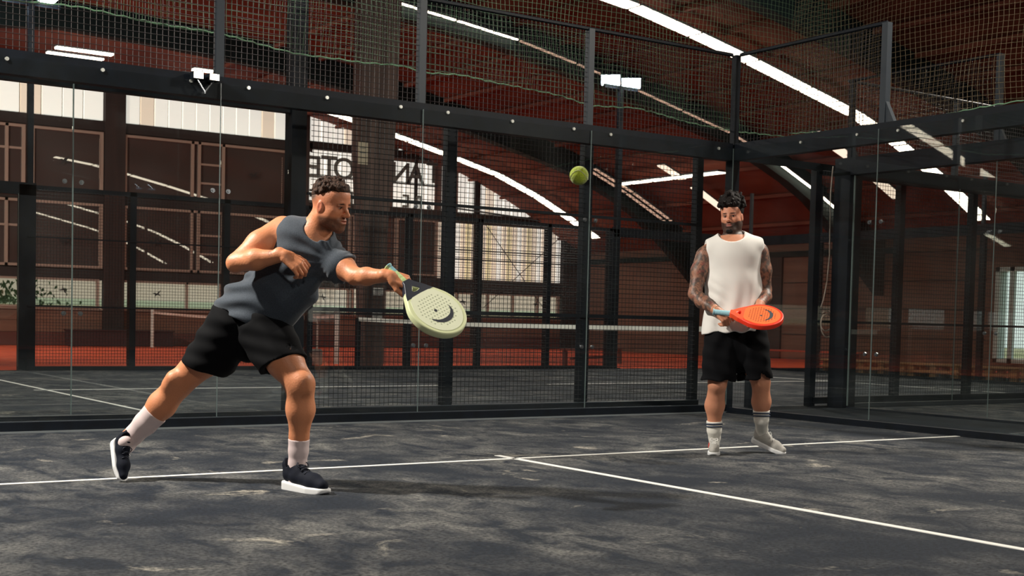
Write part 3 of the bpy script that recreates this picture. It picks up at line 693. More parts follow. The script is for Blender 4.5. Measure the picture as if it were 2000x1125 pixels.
# dark low box against the facade, benches, pallets
mb = MB(); mb.box((FX(121), 25.0, 0), (FX(318), 25.6, .42)); o = tag(mb.build('storage_box', mat('maroon_board', (56, 30, 32), .7)), 'long dark maroon box against the rear wall below the low windows', 'box')
mb = MB(); mb.box((FX(121)-.03, 24.97, .42), (FX(318)+.03, 25.63, .45)); mb.build('lid', MATS['maroon_board'], o)
def bench(x0, y0, x1, y1, h, label, m_):
    a, b = Vector((x0, y0, 0)), Vector((x1, y1, 0)); d = (b-a); L = d.length; rz = math.atan2(d.y, d.x)
    t = thing('bench', label, 'bench', tuple((a+b)/2), 'low benches on the clay', rz)
    for k, yy in enumerate((-.14, 0, .14)):
        mb = MB(); mb.box((-L/2, yy-.06, h-.035), (L/2, yy+.06, h)); mb.build('seat_slat', m_, t)
    for s in (-1, 1):
        for q in (-1, 1):
            mb = MB(); mb.box((s*(L/2-.2)-.05, q*.15-.04, 0), (s*(L/2-.2)+.05, q*.15+.04, h-.035)); mb.build('leg', m_, t)
    mb = MB(); mb.box((-L/2+.2, -.03, h*.35), (L/2-.2, .03, h*.35+.06)); mb.build('stretcher', m_, t)
M_bench = mat('brown_bench_wood', (110, 52, 40), .6); M_bench2 = mat('red_bench_wood', (176, 60, 36), .6)
bench(6.9, 12.0, 9.6, 13.6, .38, 'brown low bench on the clay below the white net band', M_bench)
bench(12.3, 12.0, 13.1, 9.1, .42, 'red low bench on the clay right of the standing player', M_bench2)
M_pal = mat('pallet_wood', (176, 128, 84), .8, wood=(1, 8, (140, 98, 66)))
def pallet(x, y, z, src=None, label=''):
    if src is None:
        t = thing('pallet', label, 'pallet', (x, y, z), 'stacked pallets behind the rear court')
        for q in range(5):
            mb = MB(); mb.box((-.4+q*.175-.05, -.6, .122), (-.4+q*.175+.05, .6, .144)); mb.build('deck_board', M_pal, t)
        for q in (-1, 0, 1):
            mb = MB(); mb.box((q*.35-.05, -.6, 0), (q*.35+.05, .6, .022)); mb.build('bottom_board', M_pal, t)
            for s in (-1, 0, 1):
                mb = MB(); mb.box((q*.35-.05, s*.52-.07, .022), (q*.35+.05, s*.52+.07, .1)); mb.build('block', M_pal, t)
        for s in (-1, 0, 1):
            mb = MB(); mb.box((-.4, s*.52-.05, .1), (.4, s*.52+.05, .122)); mb.build('stringer', M_pal, t)
        return t
    r = src.copy(); COL.objects.link(r); r.location = (x, y, z); r['label'] = label
    for ch in list(src.children):
        c = ch.copy(); COL.objects.link(c); c.parent = r
    return r
P00 = None
for i in range(6):
    for k in range(2):
        if i == 0 and k == 1: pass
        lab = '%s pallet of the %s stack from the thick corner column' % (('lower', 'upper')[k], ('first', 'second', 'third', 'fourth', 'fifth', 'sixth')[i])
        x, y, z = 11.65, 8.35-i*1.27, k*.146
        o = pallet(x, y, z, P00, lab)
        if P00 is None: P00 = o

# red car outside the doorway
CR = thing('car', 'red car parked outside the open doorway', 'car', (32, 11, -.05))
prof_c = [(-2.1, .35), (-2.15, .75), (-1.7, .92), (-1.0, 1.0), (-.45, 1.42), (.9, 1.45), (1.6, 1.02), (2.1, .9), (2.15, .4)]
mb = MB(); mb.prism(prof_c, -.85, .85, 0); o = mb.build('body', mat('red_car_paint', (170, 32, 30), .3, coat=.6), CR, bevel=.05); o.data.transform(Matrix.Rotation(0, 4, 'Z'))
mb = MB(); mb.prism([(-.85, 1.02), (-.4, 1.36), (.85, 1.38), (1.35, 1.02)], -.87, .87, 0); mb.build('side_window', M_dark, CR)
for y in (-1.3, 1.3):
    for x in (-.8, .8):
        mb = MB(); mb.bar((x-.1, y, .33), (x+.1, y, .33), .33, 18); mb.build('wheel', mat('tyre', (20, 20, 22), .7), CR)

# ------------------------------------------------------------------ ceiling light rows
def arch_row(label, xs, y, dz, mats, wdt=.30, seg=1.55, names='tube_light', group=None):
    t = thing('strip_light', label, 'ceiling light', (float(xs[0]), y, smooth_prof(xs[0])+dz), group)
    x = xs[0]; i = 0
    while x < xs[1]-.05:
        # step along the arch
        x2 = x; L = 0
        while L < seg and x2 < xs[1]:
            L += math.hypot(.05, smooth_prof(x2+.05)-smooth_prof(x2)); x2 += .05
        x2 = min(x2, xs[1])
        a = Vector((x+.02, y, smooth_prof(x+.02)+dz)); b = Vector((x2-.02, y, smooth_prof(x2-.02)+dz))
        d = (b-a).normalized(); n_ = Vector((-d.z, 0, d.x))
        if n_.z < 0: n_ = -n_
        hw = wdt/2
        def quad(lo, hi, w_):
            v = []
            for q in (lo, hi):
                for p in (a, b):
                    for s in (-1, 1): v.append(p+n_*q+Vector((0, s*w_, 0)))
            m_ = MB(); m_.add([tuple(Vector(k)-t.location) for k in v], [(0, 1, 3, 2), (4, 6, 7, 5), (0, 4, 5, 1), (2, 3, 7, 6), (0, 2, 6, 4), (1, 5, 7, 3)]); return m_
        mt = mats(i, (x+x2)/2) if callable(mats) else mats
        hs = quad(.02, .07, hw*.9).build('housing', M_steel_lit, t); quad(0, .02, hw).build('diffuser', mt, hs)
        x = x2+.03; i += 1
    return t
arch_row('long bright strip light crossing the roof at the upper right', (4.2, 16.75), 8.7, 0, M_lamp, wdt=.39)
arch_row('long bright strip light curving down in front of the rear sign', (4.6, 16.5), 23.2, 0, M_lamp, wdt=.40)
arch_row('thin strip light along the middle roof rib, lit only at its ends', (2.6, 16.4), 12.5, 0, lambda i, x: M_lamp if (x < 5.2 or x > 13.6) else M_lamp_dim, wdt=.08)
arch_row('short dim strip light above the benches', (12.9, 15.9), 18.85, 0, M_lamp_dim, wdt=.12)
arch_row('second short dim strip light above the benches, farther left', (12.9, 15.9), 19.15, 0, M_lamp_dim, wdt=.12)
arch_row('short louvred strip light beside the standing player, upper piece', (13.15, 14.0), 16.3, 0, M_lamp_mid, wdt=.3)
arch_row('short louvred strip light beside the standing player, lower piece', (14.4, 15.6), 16.3, 0, M_lamp_mid, wdt=.3)
arch_row('short strip light below the right hand beam, upper piece', (12.6, 13.9), 10.35, 0, M_lamp_mid, wdt=.34)
arch_row('short strip light below the right hand beam, lower piece', (14.5, 15.7), 10.35, 0, M_lamp_mid, wdt=.34)
for yy, q in ((-5.2, 'nearer'), (-12.0, 'farther')): arch_row('%s of two strip lights over the front court outside the frame' % q, (-4, 16.5), yy, 0, M_lamp, wdt=.42)
for yy, q in ((8.7, 'nearer'), (23.2, 'farther')): arch_row('%s strip light on the left roof slope outside the frame' % q, (-17, -3.2), yy, .1, M_lamp)
t = thing('strip_light', 'level bright strip light joining the roof slope lights above the standing player', 'ceiling light', (13.87, 16.75, 5.0))
for i in range(3):
    y0 = 14.65+i*1.42; mb = MB(); mb.box((13.74, y0, 5.02), (14.0, y0+1.38, 5.07)); h_ = relb(mb, 'housing', M_steel_lit, t)
    mb = MB(); mb.box((13.72-t.location[0], y0-t.location[1], -.01), (14.02-t.location[0], y0+1.38-t.location[1], .02)); mb.build('diffuser', M_lamp, h_)
# two distant lamps at the upper left
for px, py, lb in ((165, 100, 'distant strip light in the roof at the upper left'), (397, 138, 'small distant strip light above the left glass wall')):
    P = on_y(px, py, 22.2); L = .7 if px < 200 else .28
    t = thing('strip_light', lb, 'ceiling light', tuple(P)); 
    for q in (0, 1):
        mb = MB(); mb.box((-L, -.12+q*.8, -.02), (L, .12+q*.8, .02)); h_ = mb.build('diffuser', M_lamp, t)
        mb = MB(); mb.box((-L-.02, -.10+q*.8, .02), (L+.02, .10+q*.8, .06)); mb.build('housing', M_steel_lit, t)
# lamps reflected in the rear glass, built as a glowing twin fixture at the beam
P = on_y(401, 152, -.06)
t = thing('floodlight', 'small twin floodlight on a bracket at the beam of the left glass wall', 'floodlight', (float(P[0]), -.06, float(P[2])))  # stand-in for lamps reflected in the rear glass, not a real fixture
for s in (-1, 1):
    mb = MB(); mb.box((s*.07-.045, -.03, -.02), (s*.07+.045, .05, .04)); h_ = mb.build('lamp_housing', M_steel, t)
    mb = MB(); mb.box((s*.07-.04, -.034, -.015), (s*.07+.04, -.03, .035)); mb.build('lamp_lens', M_lamp, h_)  # glowing face stands in for the reflected lamp
mb = MB(); mb.bar((-.07, 0, -.02), (0, .0, -.12), .008, 5); mb.bar((.07, 0, -.02), (0, .0, -.12), .008, 5); mb.bar((0, 0, -.12), (0, .06, -.12), .010, 5); mb.build('reflected_lamp_bracket', M_chrome, t)

# ------------------------------------------------------------------ hanging green ball net
M_gnet = mat('green_net_cord', (88, 116, 92), .8); M_gnet2 = mat('green_edge_cord', (110, 150, 118), .7)
M_gnet3 = mat('brown_net_cord', (96, 84, 62), .8)
def ballnet(label, along, lo, hi, other, zb, ztop, step=.055, m_=None, phase=0):
    t = thing('ball_net', label, 'net', (0, 0, 0))
    us = np.arange(lo, hi, step); nz = 16
    def wob(u, z): return .05*math.sin(u*2.1+phase)+.03*math.sin(u*5.3+1+z)+.015*math.sin(z*4+u)
    def P(u, z):
        o_ = other+wob(u, z); uu = u+.012*math.sin(z*6+u*3)
        return (uu, o_, z) if along == 'x' else (o_, uu, z)
    segs = []
    for u in us:
        z0 = zb(u); zs = np.linspace(z0, ztop, 12)
        pts = [P(u, z) for z in zs]; segs += list(zip(pts[:-1], pts[1:]))
    for z in np.arange(3.1, ztop, step):
        uu = np.arange(lo, hi, .25); pts = [(P(u, z+.02*math.sin(u*2.3)) if z > zb(u) else None) for u in uu]
        segs += [(a, b) for a, b in zip(pts[:-1], pts[1:]) if a and b]
    o = wires(segs, .0022).build('net_mesh', m_ or M_gnet, t); o['kind'] = 'stuff'
    uu = np.arange(lo, hi, .06); mb = MB(); mb.tube([P(u, zb(u)+.006*math.sin(u*37)) for u in uu], .007, 5); mb.build('edge_cord', M_gnet2, t)
    return t
bx = [on_y(x, y, .32) for x, y in ((0, -5), (150, 16), (225, 32), (430, 66), (470, 75), (520, 85), (600, 105), (700, 122), (780, 128), (830, 144), (900, 150), (1000, 166), (1100, 188), (1155, 205), (1230, 212), (1290, 226), (1380, 248), (1435, 256), (1480, 258), (1520, 264))]
bX = [float(p[0]) for p in bx]; bZ = [float(p[2]) for p in bx]
ballnet('green ball net hanging in folds above the rear glass wall', 'x', -9.4, 2.1, .32, lambda u: float(np.interp(u, bX, bZ)), 5.2)
ballnet('brownish ball net hanging beyond the right hand glass wall', 'y', -6.0, .3, 1.1, lambda u: 3.22+.05*math.sin(u*1.3), 5.6, m_=M_gnet3, phase=1)
# ================================================================== PEOPLE (implicit surfaces polygonised with surface nets)
def J(px, py, dep): return np.array([(px-CX)/FPX*dep, dep, -(py-CY)/FPX*dep])
def ground_z(X, Y):
    """camera-frame height of the floor under camera-frame (X, Y)"""
    # world z = CAM z + X r_z + Y f_z + Z u_z = 0
    return -(CAM[2]+X*_r[2]+Y*_f[2])/_u[2]
def unit(v): v = np.asarray(v, float); return v/np.linalg.norm(v)
def p_cone(A, B, ra, rb, k=.03, flat=None, sub=False):
    A = np.asarray(A, float); B = np.asarray(B, float)
    m = max(ra, rb)*(1 if flat is None else max(1, flat[1]))
    def f(P):
        ba = B-A; q = P-A; t = np.clip((q@ba)/max(1e-9, ba@ba), 0, 1)
        q = q-t[..., None]*ba
        if flat is not None:
            n = unit(flat[0]); c = q@n; q = q+(c*(1/flat[1]-1))[..., None]*n
        return np.sqrt((q*q).sum(-1))-(ra+t*(rb-ra))
    return dict(f=f, lo=np.minimum(A, B)-m, hi=np.maximum(A, B)+m, k=k, sub=sub)
def p_ell(c, ax, rad, k=.03, sub=False):
    c = np.asarray(c, float); ax = np.asarray(ax, float); rad = np.asarray(rad, float); m = rad.max()
    def f(P):
        q = (P-c)@ax.T; k0 = np.sqrt(((q/rad)**2).sum(-1)); k1 = np.sqrt(((q/rad**2)**2).sum(-1))+1e-9
        return k0*(k0-1)/k1
    return dict(f=f, lo=c-m, hi=c+m, k=k, sub=sub)
def p_half(pt, n, k=.004):
    """removes everything on the +n side of the plane"""
    pt = np.asarray(pt, float); n = unit(n)
    return dict(f=lambda P: -((P-pt)@n), lo=None, hi=None, k=k, sub=True)
def field(prims, lo, hi, h, off=0.0, warp=None):
    lo = np.asarray(lo, float); n = np.ceil((np.asarray(hi)-lo)/h).astype(int)+1
    ax = [lo[i]+h*np.arange(n[i]) for i in range(3)]
    D = np.full(n, 1.0, np.float32)
    for p in prims:
        k = p['k']
        if p['lo'] is None: s = [(0, n[i]) for i in range(3)]
        else:
            mg = max(k, 0)+3*h+off+.01
            s = [(max(0, int((p['lo'][i]-mg-lo[i])/h)), min(n[i], int((p['hi'][i]+mg-lo[i])/h)+2)) for i in range(3)]
            if any(a >= b for a, b in s): continue
        sl = tuple(slice(a, b) for a, b in s)
        P = np.stack(np.meshgrid(ax[0][sl[0]], ax[1][sl[1]], ax[2][sl[2]], indexing='ij'), -1)
        d = p['f'](P).astype(np.float32); c = D[sl]
        if p['sub']:
            d = -d
            hh = np.clip(.5-.5*(c-d)/k, 0, 1) if k > 0 else (d > c)*1.
            D[sl] = c*(1-hh)+d*hh+(k*hh*(1-hh) if k > 0 else 0)
        else:
            if not p.get('noff'): d = d-off
            if k > 0:
                hh = np.clip(.5+.5*(c-d)/k, 0, 1); D[sl] = c*(1-hh)+d*hh-k*hh*(1-hh)
            else: D[sl] = np.minimum(c, d)
    if warp is not None:
        P = np.stack(np.meshgrid(*ax, indexing='ij'), -1); D = D+warp(P).astype(np.float32)
    return D, lo, h
def nets(D, lo, h):
    s = D < 0; nx, ny, nz = D.shape
    cnt = np.zeros((nx-1, ny-1, nz-1), np.int8)
    for i in (0, 1):
        for j in (0, 1):
            for k in (0, 1): cnt += s[i:nx-1+i, j:ny-1+j, k:nz-1+k]
    act = (cnt > 0) & (cnt < 8)
    I = np.argwhere(act); idx = np.full(act.shape, -1, np.int64); idx[act] = np.arange(len(I))
    acc = np.zeros((len(I), 3)); num = np.zeros(len(I))
    C = {}
    for i in (0, 1):
        for j in (0, 1):
            for k in (0, 1): C[i, j, k] = D[I[:, 0]+i, I[:, 1]+j, I[:, 2]+k]
    for a in C:
        for ax in range(3):
            if a[ax] == 0:
                b = list(a); b[ax] = 1; b = tuple(b)
                va, vb = C[a], C[b]; m = (va < 0) != (vb < 0)
                t = np.where(m, va/np.where(m, va-vb, 1), 0)
                p = np.array(a, float)[None].repeat(len(I), 0); p[:, ax] += t
                acc += p*m[:, None]; num += m
    V = (I+acc/num[:, None])*h+lo
    F = []
    for ax in range(3):
        a, b = [(1, 2), (2, 0), (0, 1)][ax]
        sl0 = [slice(None)]*3; sl1 = [slice(None)]*3; sl0[ax] = slice(0, -1); sl1[ax] = slice(1, None)
        ch = s[tuple(sl0)] != s[tuple(sl1)]
        E = np.argwhere(ch); ok = (E[:, a] > 0) & (E[:, b] > 0) & (E[:, a] < D.shape[a]-1) & (E[:, b] < D.shape[b]-1); E = E[ok]
        if not len(E): continue
        def g(da, db):
            q = E.copy(); q[:, a] -= da; q[:, b] -= db; return idx[q[:, 0], q[:, 1], q[:, 2]]
        q = np.stack([g(1, 1), g(0, 1), g(0, 0), g(1, 0)], 1)
        ins = s[E[:, 0], E[:, 1], E[:, 2]]
        q[~ins] = q[~ins][:, ::-1]; F.append(q)
    F = np.concatenate(F); F = F[(F >= 0).all(1)]
    return V, F
RW = np.stack([_r, _f, _u])            # rows: camera axes in world
def to_world(V): return CAM+V@RW
def make_mesh(name, V, F, m, parent, colors=None, smooth=True, relax=1):
    if relax:   # light smoothing along mesh edges
        for _ in range(relax):
            E = np.concatenate([F[:, [0, 1]], F[:, [1, 2]], F[:, [2, 3]], F[:, [3, 0]]])
            S = np.zeros_like(V); c = np.zeros(len(V))
            for a, b in ((0, 1), (1, 0)):
                for q in range(3): S[:, q] += np.bincount(E[:, a], V[E[:, b], q], len(V))
                c += np.bincount(E[:, a], minlength=len(V))
            V = V*.5+.5*S/np.maximum(c, 1)[:, None]
    W_ = to_world(V)
    base = np.zeros(3); pp = parent
    while pp is not None: base = base+np.array(pp.location); pp = pp.parent
    me = bpy.data.meshes.new(name); me.vertices.add(len(W_)); me.vertices.foreach_set('co', (W_-base).astype(np.float32).ravel())
    me.loops.add(F.size); me.loops.foreach_set('vertex_index', F.astype(np.int32).ravel())
    me.polygons.add(len(F)); me.polygons.foreach_set('loop_start', np.arange(0, F.size, 4, dtype=np.int32)); me.polygons.foreach_set('loop_total', np.full(len(F), 4, np.int32))
    me.update(calc_edges=True); me.validate()
    if smooth: me.polygons.foreach_set('use_smooth', [True]*len(me.polygons))
    if colors is not None:
        ca = me.color_attributes.new('tint', 'FLOAT_COLOR', 'POINT'); cc = colors(V)
        ca.data.foreach_set('color', np.concatenate([cc, np.ones((len(cc), 1))], 1).astype(np.float32).ravel())
    me.materials.append(m)
    o = bpy.data.objects.new(name, me); COL.objects.link(o)
    if parent is not None: o.parent = parent
    return o
def solid(name, prims, lo, hi, h, m, parent, off=0, warp=None, colors=None, relax=1):
    D, l, h = field(prims, lo, hi, h, off, warp); V, F = nets(D, l, h)
    return make_mesh(name, V, F, m, parent, colors, relax=relax)
def bounds(prims, mg=.03):
    L = [p for p in prims if p['lo'] is not None and not p['sub']]
    return np.min([p['lo'] for p in L], 0)-mg, np.max([p['hi'] for p in L], 0)+mg
def L3(c): return np.array(lin(c))
def sm(x, a, b): t = np.clip((x-a)/(b-a), 0, 1); return t*t*(3-2*t)
def vnoise(P, s, seed=0):
    a = np.zeros(len(P)); rg = np.random.default_rng(seed)
    for i in range(6):
        d = rg.normal(size=3); d /= np.linalg.norm(d); a += np.sin(P@d*s*(1+.35*i)+rg.uniform(0, 6.28)+1.5*np.sin(P@np.roll(d, 1)*s*.7))
    return a/6
def skin_mat(name):
    m = mat(name, (200, 140, 110), .5, attr='tint', bump=(90, .15)); b = m.node_tree.nodes['Principled BSDF']
    b.inputs['Subsurface Weight'].default_value = .12; b.inputs['Subsurface Radius'].default_value = (.02, .008, .004); b.inputs['Subsurface Scale'].default_value = .5
    return m
M_skin = skin_mat('skin')

# ---- head in head units (x forward, y to the person's left, z up, chin 0, crown 1)
def head_prims(O, F, L, U, H):
    A = np.stack([F, L, U])
    def P(x, y, z): return O+H*(x*F+y*L+z*U)
    def e(x, y, z, rx, ry, rz, k=.03, sub=False): return p_ell(P(x, y, z), A, np.array([rx, ry, rz])*H, k*H/.25, sub)
    def c(a, b, ra, rb, k=.03, sub=False): return p_cone(P(*a), P(*b), ra*H, rb*H, k*H/.25, None, sub)
    q = [e(-.07, 0, .67, .40, .315, .325), e(.10, 0, .50, .26, .255, .36, .04), e(.13, 0, .76, .24, .25, .20, .04)]
    for s in (-1, 1):
        q += [c((-.06, s*.235, .30), (.24, s*.10, .10), .06, .075, .04), e(.21, s*.165, .42, .10, .085, .10, .03), e(.08, s*.20, .30, .12, .07, .14, .03)]
    q += [e(.295, 0, .085, .075, .10, .085, .03), c((.325, -.13, .585), (.325, .13, .585), .042, .042, .025), e(.31, 0, .235, .085, .13, .075, .025)]
    for s in (-1, 1): q.append(e(.40, s*.125, .515, .075, .085, .052, .02, True))
    for s in (-1, 1): q.append(e(.292, s*.128, .515, .062, .060, .048, .004))
    for s in (-1, 1): q.append(c((.345, s*.19, .555), (.36, s*.07, .55), .018, .02, .008))
    q += [c((.355, 0, .56), (.475, 0, .385), .026, .042, .018), e(.455, 0, .375, .05, .045, .035, .01)]
    for s in (-1, 1): q.append(e(.405, s*.055, .36, .045, .032, .032, .012))
    for s in (-1, 1): q.append(e(.44, s*.028, .338, .02, .014, .014, .004, True))
    q += [c((.375, -.055, .262), (.375, .055, .262), .024, .024, .010), c((.37, -.05, .205), (.37, .05, .205), .030, .030, .010), e(.415, 0, .236, .06, .10, .0095, .006, True)]
    for s in (-1, 1):
        B = A.copy()
        f2 = unit(F*.94+L*s*.0-U*.0); 
        q += [p_ell(P(-.045, s*.325, .475), A, np.array([.075, .030, .125])*H, .008), p_ell(P(-.02, s*.355, .485), A, np.array([.040, .022, .075])*H, .005, True), p_ell(P(-.02, s*.30, .47), A, np.array([.05, .03, .06])*H, .01)]
    return q
def head_coords(V, O, F, L, U, H): q = (V-O)/H; return q@F, q@L, q@U

def hand_prims(Wp, d, n, s=1.0, thumb=1, curls=(50, 60, 40), spread=.0, thumb_curl=30, tdir=None):
    d = unit(d); n = unit(n-np.dot(n, d)*d); sd = np.cross(d, n)*thumb      # sd: towards the thumb side
    q = [p_cone(Wp-d*.03*s, Wp+d*.02*s, .027*s, .026*s, .02, (n, .72))]
    ln = (.98, 1.08, 1.0, .80)
    def rot(v, ang):   # curl in the plane (d,n) towards -n
        a = math.radians(ang); return v
    for i in range(4):
        o = (1.5-i)*sd
        K = Wp+d*(.088-.006*abs(i-1.2))*s+o*.0205*s-n*.003*(abs(i-1.2))*s
        q.append(p_cone(Wp+o*.014*s+d*.012*s, K, .0155*s, .0118*s, .012))
        a = 0; p = K; c_ = curls if not isinstance(curls[0], (tuple, list)) else curls[i]
        dd = unit(d+sd*spread*(1.5-i))
        r0 = .0105*s
        for j, l in enumerate((.043, .027, .022)):
            a += math.radians(c_[j]); dirv = dd*math.cos(a)-n*math.sin(a); p2 = p+dirv*l*s*ln[i]
            r1 = r0*.9; q.append(p_cone(p, p2, r0, r1, .004)); p = p2; r0 = r1
    T0 = Wp+sd*.026*s+d*.022*s-n*.008*s
    td = unit(tdir) if tdir is not None else unit(d*.75+sd*.6-n*.35)
    T1 = T0+td*.042*s; t2 = unit(td+d*.35-sd*.3); T2 = T1+t2*.034*s; t3 = unit(t2+d*.2-sd*.2-n*.2); T3 = T2+t3*.026*s
    q += [p_cone(Wp+d*.01*s+sd*.008*s, T0, .018*s, .0165*s, .012), p_cone(T0, T1, .0165*s, .0125*s, .01), p_cone(T1, T2, .0125*s, .0115*s, .004), p_cone(T2, T3, .0115*s, .009*s, .004)]
    return q

def body_mesh(prims, fine_boxes, h, hf, m, parent, colors, lo=None, hi=None):
    if lo is None: lo, hi = bounds(prims)
    parts = []; D, l, hh = field(prims, lo, hi, h); V, F = nets(D, l, hh)
    c = V[F].mean(1); keep = np.ones(len(F), bool)
    for (a, b) in fine_boxes: keep &= ~((c > a+h*.9).all(1) & (c < b-h*.9).all(1))
    parts.append((V, F[keep]))
    for (a, b) in fine_boxes:
        D, l, hh = field(prims, a, b, hf); V, F = nets(D, l, hh); parts.append((V, F))
    Vs, Fs, o = [], [], 0
    for V, F in parts: Vs.append(V); Fs.append(F+o); o += len(V)
    V = np.concatenate(Vs); F = np.concatenate(Fs)
    used = np.zeros(len(V), bool); used[F.ravel()] = True; mp = np.cumsum(used)-1
    return make_mesh('body', V[used], mp[F], m, parent, colors, relax=1)

def shoe(parent, heel, fwd, up, Lg, m_up, m_sole, m_lace, label=None, sock_top=None, stripes=False):
    """heel: point under the heel on the sole plane; returns upper object"""
    f = unit(fwd); u = unit(up-np.dot(up, f)*f); s = np.cross(u, f); A = np.stack([f, s, u]); k = Lg/.30
    def P(x, y, z): return heel+k*(x*f+y*s+z*u)
    c = lambda a, b, ra, rb, kk=.02, sub=False, fl=None: p_cone(P(*a), P(*b), ra*k, rb*k, kk, fl, sub)
    up_ = [c((.045, 0, .062), (.10, 0, .060), .036, .036), c((.10, 0, .058), (.20, .004, .045), .036, .038, .025), c((.20, .004, .043), (.262, .0, .036), .036, .026, .02),
           c((.05, 0, .075), (.035, 0, .105), .034, .034, .02), c((.11, 0, .085), (.075, 0, .105), .030, .033, .02), c((.10, 0, .10), (.085, 0, .135), .012, .012, .01, fl=(f, .5)), c((.012, 0, .10), (.004, 0, .128), .008, .006, .006)]
    up_ += [c((.055, 0, .20), (.052, 0, .085), .031, .030, .006, True)]
    up_.append(p_half(P(0, 0, .012), -u, .004))
    solid_up = solid('shoe', up_, *bounds(up_, .01), .0042, m_up, parent)
    def sole_f(Pt):
        q = (Pt-heel)@A.T/k; x, y, z = q[..., 0], q[..., 1], q[..., 2]
        t = np.clip((x-.045)/(.155), 0, 1); w_ = .0355+.0075*t; t2 = np.clip((x-.20)/(.06), 0, 1); w_ = w_-.013*t2
        xx = np.clip(x, .045, .258); d2 = np.sqrt((x-xx)**2+(y-.004*t)**2)-w_
        top = .030-.010*t; cz = top/2+.002*0; bot = .0+.022*np.clip((x-.23)/.07, 0, 1)**2+.012*np.clip((.03-x)/.04, 0, 1)**2
        d3 = np.maximum(z-top, bot-z)
        return (np.minimum(np.maximum(d2, d3), 0)+np.sqrt(np.maximum(d2, 0)**2+np.maximum(d3, 0)**2)-.006)*k
    lo, hi = bounds(up_, .05)
    so = solid('sole', [dict(f=sole_f, lo=lo, hi=hi, k=0, sub=False)], lo, hi, .0042, m_sole, solid_up)
    # grooves and laces
    for i in range(5):
        x = .115+.024*i; z = .098-.0105*i+.001
        mb = MB(); pts = [P(x+.006*(abs(t)), t*.024, z+.010*(1-t*t)) for t in np.linspace(-1, 1, 7)]
        mb.tube([to_world(p)-np.array(parent.location) for p in pts], .0032*k, 5); mb.build('lace', m_lace, solid_up, smooth=True)
    mb = MB()
    for sgn in (-1, 1):
        pts = [P(.112, 0, .108)+k*(sgn*s*(.030*math.sin(t))+u*(.016*math.sin(2*t)*.6+.004)+f*.014*(1-math.cos(t))) for t in np.linspace(0, PI, 8)]
        mb.tube([to_world(p)-np.array(parent.location) for p in pts], .0026*k, 5)
    mb.build('lace', m_lace, solid_up, smooth=True)
    return solid_up, P

def sock(parent, pts, m, warp=None, name='sock'):
    q = [p_cone(pts[i][0], pts[i+1][0], pts[i][1], pts[i+1][1], .015) for i in range(len(pts)-1)]
    ax = unit(pts[0][0]-pts[1][0]); q.append(p_half(pts[0][0], ax, .002))
    return solid(name, q, *bounds(q, .01), .0045, m, parent)

